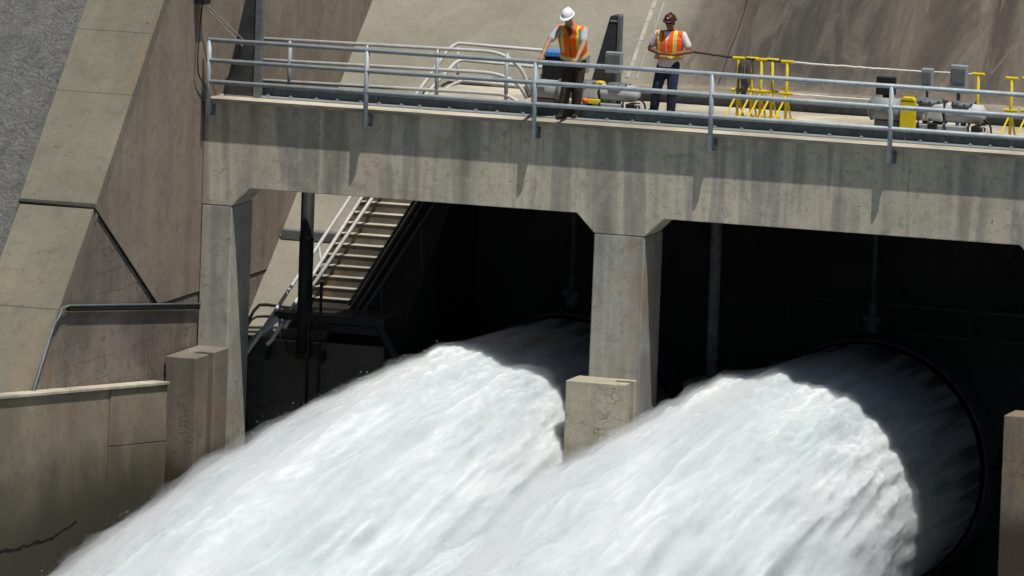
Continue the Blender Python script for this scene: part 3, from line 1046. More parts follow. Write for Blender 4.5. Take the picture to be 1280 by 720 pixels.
def actuator(x, y, lab, flip=False):
    """x: left end of the motor; everything sits on a steel plinth"""
    t = thing('valve_actuator', (x+0.9, y, 0), lab, 'actuator', G_A)

    def P(nm, mat, fn, **kw):
        m_ = MB()
        fn(m_)
        return m_.build(nm, M[mat], t, **kw)
    def motor(m):
        m.tube([(x, y, .36), (x+.04, y, .36), (x+.04, y, .36), (x+.62, y, .36), (x+.62, y, .36), (x+.66, y, .36)], [.12, .165, .17, .17, .15, .13], 20)
    P('motor', 'motor', motor, smooth=True, bevel=0)
    P('motor_foot', 'steel_grey', lambda m: m.box(x+0.12, x+0.55, y-.10, y+.10, 0.004, .20), bevel=.01)
    P('gearbox', 'light_grey', lambda m: m.box(x+0.711, x+1.38, y-.20, y+.2, .24, .50), bevel=.05, segs=3)
    P('gear_lid', 'steel_grey', lambda m: m.tube([(x+1.07, y, .50), (x+1.07, y, .53), (x+1.07, y, .56)], [.24, .24, .2], 24))
    P('second_lid', 'steel_grey', lambda m: m.tube([(x+1.68, y-.02, .49), (x+1.68, y-.02, .52), (x+1.68, y-.02, .55)], [.20, .20, .17], 24))
    def hous(m):
        m.tube([(x+1.35, y-.02, .38), (x+1.43, y-.02, .38), (x+1.89, y-.02, .38), (x+2.04, y-.02, .38), (x+2.09, y-.02, .38)], [.14, .15, .15, .13, .08], 20)
    P('limit_switch_housing', 'light_grey', hous, smooth=True)
    P('coupling', 'black', lambda m: m.tube([(x+0.64, y, .36), (x+0.737, y, .36)], .11, 14))
    b_ = P('terminal_box', 'panel_grey', lambda m: m.box(x+0.737, x+1.8, y-.24, y-.08, .03, .20), bevel=.012)
    for xx in (x+1.12, x+1.89):
        P('mounting_bracket', 'black', lambda m: (m.box(xx, xx+0.2, y-.28, y+.1, .005, .10), m.box(xx+0.02, xx+0.18, y-.27, y+.1, .11, .22)), bevel=.006)
    for xx in (x+0.993, x+1.68):
        P('spindle', 'steel_grey', lambda m: m.tube([(xx, y+.05, .004), (xx, y+.05, .28)], .05, 10))
    if not flip:
        P('warning_tag', 'yellow', lambda m: m.box(x+1.22, x+1.45, y-.30, y-.25, .19, .27), bevel=.01)
    if not flip:
        P('cap', 'yellow', lambda m: m.tube([(x+1.35, y, .5), (x+1.35, y, .56), (x+1.35, y, .57)], [.10, .09, .05], 12), smooth=True)
    for (bx, bz, bw, bh) in ((x+1.33, .70, .30, .36), (x+0.814, .68, .2, .30)):
        c_ = P('control_panel', 'panel_grey', lambda m: m.box(bx, bx+bw, y+.30, y+.42, bz-.02, bz+bh), bevel=.012)
        m_ = MB()
        m_.box(bx+0.03, bx+bw-.03, y+.288, y+.299, bz+bh*.25, bz+bh-.05)
        m_.build('panel_door', M['steel_grey'], c_, bevel=.003)
        P('panel_post', 'steel_grey', lambda m: m.box(bx+bw*.4, bx+bw*.6, y+.34, y+.38, .004, bz-.021))
    P('motor_flange', 'steel_grey', lambda m: m.tube([(x+.60, y, .36), (x+.63, y, .36)], .195, 18))
    P('motor_end_cap', 'steel_grey', lambda m: m.tube([(x+.04, y, .36), (x+.06, y, .36)], .178, 18))
    P('name_plate', 'steel_grey', lambda m: m.box(x+.24, x+.38, y-.178, y-.168, .33, .41))
    def bolts(m):
        for k in range(10):
            a = 2*math.pi*k/10
            for cx_, r_, z_ in ((x+1.07, .26, .535), (x+1.69, .21, .525)):
                m.tube([(cx_+r_*math.cos(a), y+r_*math.sin(a), z_-.02), (cx_+r_*math.cos(a), y+r_*math.sin(a), z_+.015)], .014, 6)
    P('lid_bolts', 'black', bolts)['kind'] = 'stuff'
    for k, (ax, az) in enumerate(((x+.95, .21), (x+1.15, .23), (x+1.42, .22), (x+1.85, .2))):
        P('cable_gland', 'black', lambda m: m.tube(bend([(ax, y-.21, az+.05), (ax+.02, y-.30, az), (ax+.05, y-.28, .02)], .06), .017, 8), smooth=True)
    P('side_cover', 'steel_grey', lambda m: m.box(x+.80, x+1.02, y-.225, y-.203, .29, .46), bevel=.008)
    P('side_flange', 'black', lambda m: m.tube([(x+1.36, y-.02, .38), (x+1.40, y-.02, .38)], .175, 18))
    P('flexible_conduit', 'black', lambda m: m.tube(bend([(x+2.02, y-.05, .32), (x+2.2, y-.08, .26), (x+2.25, y-.12, .02)], .08), .018, 8), smooth=True)
    P('hand_wheel', 'light_grey', lambda m: (m.tube([(x+2.12+.09*math.cos(k*math.pi/8), y-.22, .13+.09*math.sin(k*math.pi/8)) for k in range(17)], .014, 8),
                                             m.tube([(x+2, y-.22, .13), (x+2.23, y-.22, .13)], .01, 6), m.tube([(x+2.12, y-.22, .04), (x+2.12, y-.22, .22)], .01, 6)), smooth=True)
    return t


actuator(-0.85, 1.95, 'grey valve actuator standing between the two workers')
actuator(5.42, 1.95, 'grey valve actuator near the right end of the deck beside the yellow post', True).scale = (1.0, 1.1, 1.16)

bx = thing('equipment_box', (-0.45, 2.4, 0), 'dark equipment box with a blue lid behind the worker in the white hard hat', 'box')
mb = MB()
mb.box(-0.68, -0.20, 2.25, 2.65, 0.5, 0.90)
mb.build('body', M['black'], bx, bevel=0.015)
mb = MB()
mb.box(-0.70, -0.18, 2.23, 2.67, 0.902, 1.0)
mb.build('lid', M['blue'], bx, bevel=0.02)
mb = MB()
mb.box(-0.60, -0.28, 2.3, 2.6, 0.004, 0.499)
mb.build('stand', M['black'], bx)
bk = thing('equipment_box', (5.6, 2.4, 0), 'tall black equipment box behind the railing near the right actuator', 'box')
mb = MB()
mb.box(5.42, 5.76, 2.3, 2.42, 0.62, 0.94)
mb.build('body', M['black'], bk, bevel=0.015)
mb = MB()
mb.box(5.53, 5.70, 2.38, 2.5, 0.004, 0.619)
mb.build('stand', M['black'], bk)

yp = thing('yellow_post', (6.2, 1.55, 0), 'stout yellow post in front of the right actuator', 'bollard')
mb = MB()
mb.box(6.09, 6.36, 1.50, 1.62, 0.004, 0.64)
mb.build('post_body', M['yellow'], yp, bevel=0.02, segs=2)
mb = MB()
mb.prism_y([(6.09, 0.642), (6.36, 0.642), (6.31, 0.70), (6.14, 0.70)], 1.49, 1.63)
mb.build('post_cap', M['yellow'], yp, bevel=0.01)

# ------------------------------------------------------------------ yellow guard stands and ropes
G_Y = 'yellow A-frame guard stands'
stand0 = None
for (x, y, lab) in ((2.83, 2.60, 'leftmost yellow guard stand of the tight cluster, cable looped on it'),
                    (3.05, 2.70, 'second yellow guard stand from the left in the tight cluster'),
                    (3.24, 2.62, 'third yellow guard stand from the left in the tight cluster'),
                    (3.42, 2.70, 'rightmost yellow guard stand of the tight cluster'),
                    (3.73, 2.55, 'single yellow guard stand just right of the cluster, rope end tied to it'),
                    (7.18, 2.60, 'yellow guard stand right of the right actuator, holding the far rope end'),
                    (7.86, 2.30, 'yellow guard stand near the right picture edge, left of a pair'),
                    (8.12, 2.45, 'yellow guard stand at the right picture edge, right of a pair')):
    if stand0 is None:
        t = stand0 = thing('guard_stand', (0, 0, 0), lab, 'guard stand', G_Y)
        mb = MB()
        mb.tube([(0, 0, 0.012), (0, 0, 1.06)], 0.026, 10)
        mb.build('upright', M['yellow'], t, smooth=True)
        for nm, z, l in (('top_socket', 1.06, 0.11), ('middle_socket', 0.50, 0.12)):
            mb = MB()
            mb.tube([(-l, 0, z), (l, 0, z)], 0.030, 10)
            mb.build(nm, M['yellow'], t)
        for sy, l in ((-1, 0.85), (1, 0.35)):
            mb = MB()
            mb.tube([(0, 0, 0.46), (0.0, sy*l, 0.03)], 0.018, 8)
            mb.build('leg', M['yellow'], t, smooth=True)
        mb = MB()
        mb.box(-0.05, 0.05, -0.95, 0.45, 0.004, 0.03)
        mb.box(-0.12, 0.12, -0.95, -0.87, 0.005, 0.032)
        mb.build('foot_plate', M['yellow'], t, bevel=0.004)
        t.location = (x, y, 0.004)
    else:
        copy_tree(stand0, (x, y, 0.004), lab)


def rope(p, q, sag, r, mat, lab, nm='rope'):
    p, q = Vector(p), Vector(q)
    pts = [p.lerp(q, k/40) - Vector((0, 0, sag*4*(k/40)*(1-k/40))) + Vector((0, 0, random.uniform(-.006, .006))) for k in range(41)]
    m_ = MB()
    m_.tube(pts, r, 6)
    o_ = m_.build(nm, M[mat], smooth=True)
    tag(o_, lab, 'rope')
    return o_


rope((3.80, 2.55, 1.06), (7.10, 2.60, 1.06), 0.012, 0.018, 'white_rope', 'upper white guard rope strung between yellow stands at the rear of the deck')
rope((3.82, 2.55, 0.50), (7.10, 2.60, 0.50), 0.01, 0.017, 'white_rope', 'lower white guard rope strung between yellow stands at the rear of the deck')
rope((1.75, 2.9, 1.10), (3.66, 2.55, 1.06), 0.02, 0.020, 'stanchion_dark', 'dark guard bar running from the second worker to the yellow stands', 'guard_bar')
cb = MB()
for k in range(5):
    x_ = 2.98+random.uniform(-.06, .06)
    cb.tube(bend([(x_-.06, 2.56, 1.03), (x_-.05, 2.53, .75), (x_+random.uniform(-.1, .02), 2.52, .3+.1*random.random()), (x_+.05, 2.53, .7), (x_+.07, 2.56, 1.03)], .15), .013, 6)
tag(cb.build('cable_coil', M['stanchion_dark'], smooth=True), 'dark cable coil hanging on the clustered yellow stands', 'cable')
# loose hose and cloth on the deck near the second worker
mb = MB()
mb.tube(bend([(0.95, 2.0, .03), (1.05, 1.8, .1), (1.15, 1.75, .03), (1.3, 1.8, .06), (1.45, 1.75, .03)], .1), .025, 8)
tag(mb.build('hose', M['black'], smooth=True), 'short black hose lying by the feet of the second worker', 'hose')

# ------------------------------------------------------------------ people
SK = {}
M['skin_a'] = cloth('skin_tan', (0.36, 0.20, 0.13), 0.12, 0.6)
M['skin_b'] = cloth('skin_brown', (0.20, 0.105, 0.065), 0.12, 0.6)
M['orange'] = cloth('vest_orange', (0.90, 0.13, 0.015), 0.15)
M['lime'] = cloth('vest_lime', (0.72, 0.62, 0.04), 0.12)
M['silver'] = cloth('vest_silver', (0.46, 0.46, 0.40), 0.12)
M['shirt_a'] = cloth('shirt_grey_check', (0.42, 0.41, 0.43), 0.35, 0.9, 60)
M['shirt_b'] = cloth('shirt_white', (0.66, 0.66, 0.66), 0.12)
M['dark_shirt'] = cloth('shirt_dark', (0.12, 0.05, 0.035), 0.2)
M['pants_a'] = cloth('trousers_brown', (0.050, 0.035, 0.022), 0.3)
M['pants_b'] = cloth('jeans_navy', (0.028, 0.040, 0.078), 0.45)
M['boot'] = paint('boot_leather', (0.022, 0.018, 0.016), 0.6)
M['hat_white'] = paint('hard_hat_white', (0.78, 0.79, 0.80), 0.3, 0, 0.05, (0.5, 0.5, 0.5))
M['hat_red'] = paint('hard_hat_maroon', (0.062, 0.016, 0.016), 0.35, 0, 0.1)
M['hair'] = cloth('hair_dark', (0.03, 0.022, 0.018), 0.3)
M['glass'] = paint('dark_lens', (0.01, 0.01, 0.012), 0.15)
M['eye'] = paint('eye_white', (0.6, 0.58, 0.55), 0.3)


def remesh(o, vox, smooth_iter=2):
    md = o.modifiers.new('r', 'REMESH')
    md.mode = 'VOXEL'
    md.voxel_size = vox
    md.use_smooth_shade = True
    sm = o.modifiers.new('s', 'SMOOTH')
    sm.factor = 0.5
    sm.iterations = smooth_iter
    dg = bpy.context.evaluated_depsgraph_get()
    me = bpy.data.meshes.new_from_object(o.evaluated_get(dg))
    old = o.data
    o.modifiers.clear()
    o.data = me
    bpy.data.meshes.remove(old)
    if not me.materials:
        pass
    for p in me.polygons:
        p.use_smooth = True
    return o


def limb(m, pts, rs_, n=12):
    """tapered limb with rounded joints"""
    m.tube(pts, rs_, n)
    for p, r in zip(pts, rs_):
        m.ellipsoid(p, (r, r, r), 12, 8)


def loft(m, rings, n=20):
    """rings: (centre, side_vec*rx, front_vec*ry)"""
    vs = []
    for c, sx, fy in rings:
        c = Vector(c)
        for k in range(n):
            a = 2*math.pi*k/n
            ca, sa = math.cos(a), math.sin(a)
            # slightly squared section
            e = 0.82
            vs.append(c+Vector(sx)*math.copysign(abs(ca)**e, ca)+Vector(fy)*math.copysign(abs(sa)**e, sa))
    fs = [(i*n+k, i*n+(k+1) % n, (i+1)*n+(k+1) % n, (i+1)*n+k) for i in range(len(rings)-1) for k in range(n)]
    fs.append(list(range(n))[::-1])
    fs.append([(len(rings)-1)*n+k for k in range(n)])
    m.add(vs, fs)


def hand(m, w, d, nrm_, side, curl):
    """w wrist, d direction of the fingers, nrm_ palm normal (curl towards it), side towards the thumb"""
    w, d, nrm_, side = Vector(w), Vector(d).normalized(), Vector(nrm_).normalized(), Vector(side).normalized()
    R_ = Matrix((side, d, nrm_)).transposed()
    m.ellipsoid(w+d*0.045, (0.042, 0.058, 0.019), 12, 8, 0, R_)
    for i, (o_, ln) in enumerate(((0.032, .070), (0.011, .080), (-0.011, .074), (-0.032, .058))):
        p = w+d*0.088+side*o_
        pts, ang = [p-d*0.03], 0.0
        q = p
        pts.append(q)
        for k in range(3):
            ang += curl*(0.9+0.08*i)
            q = q+(d*math.cos(ang)+nrm_*math.sin(ang))*ln*(0.42, 0.32, 0.26)[k]
            pts.append(q)
        limb(m, pts, [.010, .0105, .010, .009, .008], 8)
    p = w+d*0.025+side*0.035
    pts = [p-side*.01, p+side*.022+d*.022, p+side*.032+d*.05+nrm_*.018*curl, p+side*.028+d*.072+nrm_*.035*curl]
    limb(m, pts, [.013, .012, .011, .009], 8)


def person(base, J, skin, lab, clothes):
    t = thing('person', base, lab, 'person')
    S_ = Vector(J['side']).normalized()
    fw = Vector(J['fwd']).normalized()          # torso front
    pel, che, nek, hd = (Vector(J[k]) for k in ('pelvis', 'chest', 'neck', 'head'))
    hf = Vector(J['face']).normalized()
    hs = S_ - hf*S_.dot(hf)
    hs.normalize()
    hu = hs.cross(hf)
    if hu.z < 0:
        hu = -hu
    HR = Matrix((hs, hf, hu)).transposed()
    mid = pel.lerp(che, 0.45)
    up = (nek-pel).normalized()
    tf = (fw-up*fw.dot(up)).normalized()
    # ---- body: one continuous skin
    m = MB()
    loft(m, [(pel-up*0.10, S_*.13, tf*.09), (pel, S_*.165, tf*.115), (mid, S_*.150, tf*.11), (che, S_*.180, tf*.125),
             (che+up*.10, S_*.185, tf*.11), (nek-up*.03, S_*.11, tf*.075), (nek, S_*.06, tf*.06)])
    limb(m, [nek-up*.05, nek+up*.04, hd-hu*.06], [.062, .056, .055])
    m.ellipsoid(hd+hu*.015-hf*.008, (.078, .098, .108), 18, 14, 0, HR)
    m.ellipsoid(hd-hu*.055+hf*.018, (.060, .070, .065), 16, 12, 0, HR)     # jaw
    m.ellipsoid(hd-hu*.098+hf*.055, (.028, .026, .022), 10, 8, 0, HR)      # chin
    m.ellipsoid(hd-hu*.018+hf*.100, (.014, .022, .024), 10, 8, 0, HR)      # nose
    m.ellipsoid(hd+hu*.030+hf*.082, (.055, .020, .013), 10, 8, 0, HR)      # brow
    for s in (-1, 1):
        m.ellipsoid(hd+hs*s*.081-hu*.012-hf*.005, (.012, .022, .033), 10, 8, 0, HR)   # ears
    m.ellipsoid(hd-hu*.060+hf*.086, (.026, .012, .010), 10, 8, 0, HR)      # lips
    for sd in ('l', 'r'):
        sh, el, wr = (Vector(J[k+sd]) for k in ('sh', 'el', 'wr'))
        limb(m, [sh, sh.lerp(el, .45), el], [.062, .054, .043])
        limb(m, [el, el.lerp(wr, .35), wr], [.043, .044, .029])
        hand(m, wr, J['hd'+sd], J['hn'+sd], J['ht'+sd], J['curl'])
        hp, kn, an, to = (Vector(J[k+sd]) for k in ('hip', 'knee', 'ank', 'toe'))
        limb(m, [hp, hp.lerp(kn, .5), kn], [.095, .082, .060])
        limb(m, [kn, kn.lerp(an, .35), an], [.060, .062, .040])
        limb(m, [an-Vector((0, 0, .03)), to], [.042, .032])
    o_ = m.build('body', M[skin], t)
    remesh(o_, 0.009, 2)
    # ---- clothes
    def ring(c, a, b):
        return (c, S_*a, tf*b)
    # shirt (torso and short sleeves)
    m = MB()
    loft(m, [ring(pel-up*J['shirt_low'], .190, .145), ring(pel+up*.03, .182, .138), ring(mid, .168, .132), ring(che, .197, .142),
             ring(che+up*.10, .200, .126), ring(nek-up*.02, .115, .088)])
    for sd in ('l', 'r'):
        sh, el = Vector(J['sh'+sd]), Vector(J['el'+sd])
        limb(m, [sh, sh.lerp(el, .35), sh.lerp(el, J['sleeve'])], [.080, .074, .070])
    remesh(m.build('shirt', M[clothes['shirt']], t), 0.012)
    # trousers
    m = MB()
    loft(m, [ring(pel-up*.12, .165, .13), ring(pel-up*.02, .178, .132), ring(pel+up*.07, .170, .128)])
    for sd in ('l', 'r'):
        hp, kn, an = (Vector(J[k+sd]) for k in ('hip', 'knee', 'ank'))
        limb(m, [hp, hp.lerp(kn, .5), kn], [.120, .110, .092])
        limb(m, [kn, kn.lerp(an, .5), an-Vector((0, 0, .02))], [.092, .090, .082])
    remesh(m.build('trousers', M[clothes['pants']], t), 0.012)
    for sd in ('l', 'r'):
        an, to = Vector(J['ank'+sd]), Vector(J['toe'+sd])
        m = MB()
        limb(m, [an+Vector((0, 0, .08)), an-Vector((0, 0, .03))], [.060, .058])
        m.ellipsoid(an.lerp(to, -0.12)-Vector((0, 0, .04)), (.048, .048, .045))
        limb(m, [an-Vector((0, 0, .04)), an.lerp(to, .6)-Vector((0, 0, .02)), to], [.052, .050, .042])
        remesh(m.build('boot', M['boot'], t), 0.01)
    # vest
    m = MB()
    loft(m, [ring(pel+up*J['vest_low'], .252, .195), ring(mid-up*.02, .235, .18), ring(mid+up*.06, .238, .18), ring(che, .256, .178),
             ring(che+up*.08, .258, .160), ring(che+up*.135, .225, .130), ring(nek-up*.010, .120, .100)], 28)
    for sd in ('l', 'r'):
        sh = Vector(J['sh'+sd])
        m.ellipsoid(sh-S_*(S_.dot(sh-nek)*.16)+up*.012, (.088, .092, .074), 14, 10)
    v_ = remesh(m.build('safety_vest', [M['orange'], M['lime'], M['silver'], M[clothes['under']]], t), 0.010)
    me_ = v_.data
    me_.materials.clear()
    for k in ('orange', 'lime', 'silver', clothes['under']):
        me_.materials.append(M[k])
    H = (nek-pel).length
    off = OFF[v_.name]
    for p in me_.polygons:
        c = Vector(p.center)+off-pel
        la, h, fr_ = abs(c.dot(S_)), c.dot(up), c.dot(tf)
        mi = 0
        if J['vest_low']+.015 < h < J['vest_low']+.075:
            mi = 2 if J['vest_low']+.015 < h < J['vest_low']+.052 else 1
        elif h > mid.dot(up)-pel.dot(up)+.02 and .115 < la < .178:
            mi = 2 if .148 < la < .168 else 1
        if fr_ > 0 and la < max(0.0, (h-(H-.20))*.34):
            mi = 3
        if fr_ > 0 and la < 0.006 and mi == 0:
            mi = 3
        p.material_index = mi
    # hard hat
    m = MB()
    n, rows = 24, 8
    hc = hd+hu*.055-hf*.006
    vs = []
    for j in range(rows+1):
        a = j/rows*math.pi/2
        for k in range(n):
            b = 2*math.pi*k/n
            q = hs*(.108*math.cos(a)*math.cos(b))+hf*(.132*math.cos(a)*math.sin(b))+hu*(.115*math.sin(a))
            vs.append(hc+q)
    fs = [(i*n+k, i*n+(k+1) % n, (i+1)*n+(k+1) % n, (i+1)*n+k) for i in range(rows) for k in range(n)]
    m.add(vs, fs)
    ht = m.build('hard_hat', M[clothes['hat']], t, smooth=True)
    m = MB()
    vs = []
    for (ka, zz) in ((1.0, 0.006), (1.0, -0.004), (1.16, -0.012), (1.16, -0.005)):
        for k in range(n):
            b = 2*math.pi*k/n
            ex = 0.045*max(0, math.sin(b))**2 if ka > 1 else 0
            vs.append(hc+hs*.108*ka*math.cos(b)+hf*(.132*ka*math.sin(b)+ex)+hu*(zz-ex*.25))
    fs = [(i*n+k, i*n+(k+1) % n, ((i+1) % 4)*n+(k+1) % n, ((i+1) % 4)*n+k) for i in range(4) for k in range(n)]
    m.add(vs, fs)
    m.build('brim', M[clothes['hat']], ht, smooth=True)
    m = MB()
    m.tube([hc+hf*(.136*math.cos(a))+hu*(.119*math.sin(a)) for a in [0.35+k*.24 for k in range(11)]], .012, 8)
    m.build('crown_ridge', M[clothes['hat']], ht, smooth=True)
    if clothes.get('emblem'):
        m = MB()
        m.ellipsoid(hc+hf*.128+hu*.045, (.018, .008, .018), 10, 8, 0, HR)
        m.build('hat_badge', M['hat_white'], ht)
    # hair under the hat, eyes or glasses
    m = MB()
    m.ellipsoid(hd+hu*.022-hf*.018, (.083, .094, .092), 16, 12, 0, HR)
    m.build('hair', M['hair'], t, smooth=True)
    for s in (-1, 1):
        m = MB()
        if clothes.get('shades'):
            m.ellipsoid(hd+hu*.010+hf*.090+hs*s*.033, (.030, .012, .019), 10, 8, 0, HR)
            m.build('sunglass_lens', M['glass'], t, smooth=True)
        else:
            m.ellipsoid(hd+hu*.010+hf*.086+hs*s*.033, (.014, .010, .009), 10, 8, 0, HR)
            e_ = m.build('eye', M['eye'], t, smooth=True)
            m = MB()
            m.ellipsoid(hd+hu*.010+hf*.0945+hs*s*.033, (.006, .004, .006), 8, 6, 0, HR)
            m.build('iris', M['hair'], e_, smooth=True)
    if clothes.get('shades'):
        m = MB()
        m.tube([hd+hu*.012+hf*(-.01)+hs*.085, hd+hu*.014+hf*.08+hs*.066, hd+hu*.014+hf*.104, hd+hu*.014+hf*.08-hs*.066, hd+hu*.012-hf*.01-hs*.085], .005, 6)
        m.build('sunglass_frame', M['glass'], t)
    return t


w1 = dict(side=(1, 0.02, 0), fwd=(0, -1, -.25), face=(-0.12, -1, -.55),
          pelvis=(.38, .80, 1.03), chest=(.385, .62, 1.44), neck=(.38, .50, 1.66), head=(.36, .37, 1.815),
          shl=(.155, .56, 1.575), ell=(.06, .27, 1.37), wrl=(.055, -.055, 1.145), hdl=(0, -1, -.12), hnl=(0, -.15, -1), htl=(1, 0, 0),
          shr=(.615, .56, 1.575), elr=(.70, .27, 1.37), wrr=(.690, -.055, 1.145), hdr=(0, -1, -.12), hnr=(0, -.15, -1), htr=(-1, 0, 0),
          hipl=(.285, .80, .97), kneel=(.27, .70, .52), ankl=(.235, .66, .10), toel=(.205, .50, .045),
          hipr=(.475, .80, .97), kneer=(.45, .78, .52), ankr=(.42, .85, .10), toer=(.43, .69, .045),
          curl=0.85, sleeve=0.72, shirt_low=0.03, vest_low=0.08)
person((.35, .75, 0), w1, 'skin_a', 'person in a white hard hat and orange vest leaning on the front railing',
       dict(shirt='shirt_a', pants='pants_a', under='dark_shirt', hat='hat_white', shades=False))
w2 = dict(side=(1, 0.05, 0), fwd=(0, -1, 0), face=(-0.05, -1, -.12),
          pelvis=(1.56, 2.52, .93), chest=(1.585, 2.50, 1.27), neck=(1.59, 2.48, 1.49), head=(1.59, 2.44, 1.625),
          shl=(1.365, 2.48, 1.40), ell=(1.215, 2.50, 1.14), wrl=(1.475, 2.29, 1.085), hdl=(1, -.12, -.12), hnl=(.1, .3, 1), htl=(0, -1, .3),
          shr=(1.815, 2.50, 1.40), elr=(1.965, 2.52, 1.13), wrr=(1.71, 2.29, 1.085), hdr=(-1, -.12, -.08), hnr=(.1, .3, 1), htr=(0, -1, .3),
          hipl=(1.475, 2.52, .87), kneel=(1.40, 2.44, .48), ankl=(1.30, 2.62, .10), toel=(1.27, 2.46, .045),
          hipr=(1.655, 2.52, .87), kneer=(1.665, 2.47, .48), ankr=(1.635, 2.54, .10), toer=(1.655, 2.37, .045),
          curl=0.5, sleeve=0.62, shirt_low=0.08, vest_low=0.055)
person((1.55, 2.5, 0), w2, 'skin_b', 'person in a maroon hard hat, sunglasses and orange vest standing with hands together',
       dict(shirt='shirt_b', pants='pants_b', under='shirt_b', hat='hat_red', shades=True, emblem=True))
# small bright pieces by the first worker's boots
mb = MB()
mb.ellipsoid((0.50, 1.1, 0.30), (.06, .06, .055))
mb.tube([(0.5, 1.1, .04), (0.5, 1.1, .28)], .025, 8)
tag(mb.build('marker_cap', M['orange_boot'], smooth=True), 'small orange capped marker behind the boots of the leaning worker', 'marker')
mb = MB()
mb.tube(bend([(0.32, 1.15, .04), (0.33, 1.12, .3), (0.30, 1.2, .42), (0.26, 1.6, .46)], .1), .022, 8)
tag(mb.build('yellow_hose', M['yellow'], smooth=True), 'short yellow hose rising behind the boots of the leaning worker', 'hose')

# ------------------------------------------------------------------ valves
G_W = 'outlet valves at the back of the chamber'
JETS = [(-1.14, -6.40, 'left'), (4.52, -6.44, 'right')]


def valve(cx, cz, lab):
    t = thing('outlet_valve', (cx, 6.2, cz-2.4), lab, 'valve', G_W)
    m_ = MB()
    n = 64
    ring = []
    for (y, r) in ((6.55, 2.28), (5.75, 2.28), (5.70, 2.27), (5.70, 2.25), (6.5, 2.2)):
        ring.append([(cx+r*math.cos(2*math.pi*k/n), y, cz+r*math.sin(2*math.pi*k/n)) for k in range(n)])
    vs = [p for r_ in ring for p in r_]
    fs = [(i*n+k, i*n+(k+1) % n, (i+1)*n+(k+1) % n, (i+1)*n+k) for i in range(len(ring)-1) for k in range(n)]
    m_.add(vs, fs)
    m_.build('hood_ring', M['pipe_dark'], t, smooth=True)
    m_ = MB()
    m_.tube([(cx+0.02, 5.85, cz+2.40), (cx+0.02, 5.85, cz+2.62)], 0.12, 10)
    m_.box(cx-0.13, cx+0.17, 5.75, 5.95, cz+2.60, cz+2.70)
    m_.tube([(cx+0.02, 5.85, cz+2.7), (cx+0.02, 5.85, cz+2.95)], 0.07, 10)
    m_.build('stem_gland', M['pipe_dark'], t)
    m_ = MB()
    m_.tube([(cx+0.02, 5.85, cz+2.9), (cx+0.02, 5.85, -0.4)], 0.045, 10)
    m_.build('valve_stem', M['pipe_dark'], t, smooth=True)
    m_ = MB()
    for a in (0.0, math.pi):
        m_ = MB()
        m_.box(cx+2.38*math.cos(a)-0.12, cx+2.38*math.cos(a)+0.12, 5.8, 6.3, cz-0.1, cz+0.1)
        m_.build('trunnion', M['black'], t)
    return t


valve(*JETS[0][:2], 'dark round valve hood behind the left water jet')
valve(*JETS[1][:2], 'dark round valve hood behind the right water jet')

# ------------------------------------------------------------------ numpy noise
_rs = np.random.RandomState(11)
_perm = _rs.permutation(512).astype(np.int64)
_perm = np.concatenate([_perm, _perm, _perm])
_grad = _rs.randn(512, 3)
_grad /= np.linalg.norm(_grad, axis=1)[:, None]


def pnoise(P):
    Pi = np.floor(P).astype(np.int64)
    Pf = P-Pi
    Pi &= 511
    u = Pf*Pf*Pf*(Pf*(Pf*6-15)+10)
    out = 0
    for dx in (0, 1):
        wx = u[:, 0] if dx else 1-u[:, 0]
        for dy in (0, 1):
            wy = u[:, 1] if dy else 1-u[:, 1]
            for dz in (0, 1):
                wz = u[:, 2] if dz else 1-u[:, 2]
                h = _perm[_perm[_perm[(Pi[:, 0]+dx) & 511]+((Pi[:, 1]+dy) & 511)]+((Pi[:, 2]+dz) & 511)]
                g = _grad[h]
                out = out + wx*wy*wz*(g[:, 0]*(Pf[:, 0]-dx)+g[:, 1]*(Pf[:, 1]-dy)+g[:, 2]*(Pf[:, 2]-dz))
    return out*1.5


def fbm(P, oct=4, gain=0.5, lac=2.03):
    a, s = 1.0, 0.0
    for k in range(oct):
        s = s + a*pnoise(P+17.3*k)
        P = P*lac
        a *= gain
    return s


# ------------------------------------------------------------------ water jets
def jet_axis(t, cx, cz):
    """t metres downstream of the bridge face (valve at t=-5.6): centre x, centre z, radius"""
    tt = t+5.6
    R = 2.22 + 0.030*tt + np.where(t > 0, 0.028*t, 0)
    top = cz+2.22 + (-0.012*tt - 0.0042*tt**2*0.55 - np.where(t > 0, 0.0019*t*t, 0))
    top = top - 0.048*np.clip(t, 0, 11) + 0.10*np.clip(tt/5.0, 0, 1)**1.2
    R = R + 0.00*np.clip(tt/5.0, 0, 1)
    x = cx - 0.028*tt
    return x, top-R, R


def jet_colour(g):
    """aerated white water; glassier near the valve, where bay shade is also put into the colour"""
    s = g.noise((1.0, 0.06, 0.8), 1.0, 3, 0.5, 0.2)
    s2 = g.noise((1.0, 0.06, 1.0), 4.0, 3, 0.55, 0.2, (3, 3, 3))
    c = g.mix(g.step(s, 0.36, 0.62), (0.40, 0.46, 0.48), (0.64, 0.675, 0.685))
    c = g.mix(g.step(s2, 0.36, 0.60, 0.5, 0.0), c, (0.40, 0.455, 0.47))
    s4 = g.noise((1.0, 0.045, 1.0), 11.0, 3, 0.55, 0.1, (6, 1, 3))
    c = g.mix(g.step(s4, 0.38, 0.58, 0.6, 0.0), c, (0.42, 0.47, 0.485))
    n = g.noise((1, 0.5, 1), 0.9, 3, 0.5)
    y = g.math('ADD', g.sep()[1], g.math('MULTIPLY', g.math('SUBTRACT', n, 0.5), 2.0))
    return g.mix(g.step(y, 0.6, 5.4), c, g.mix(g.step(s2, 0.40, 0.58), (0.05, 0.056, 0.062), (0.19, 0.205, 0.225)))  # dark tint near the valve: less aerated water plus painted bay shade


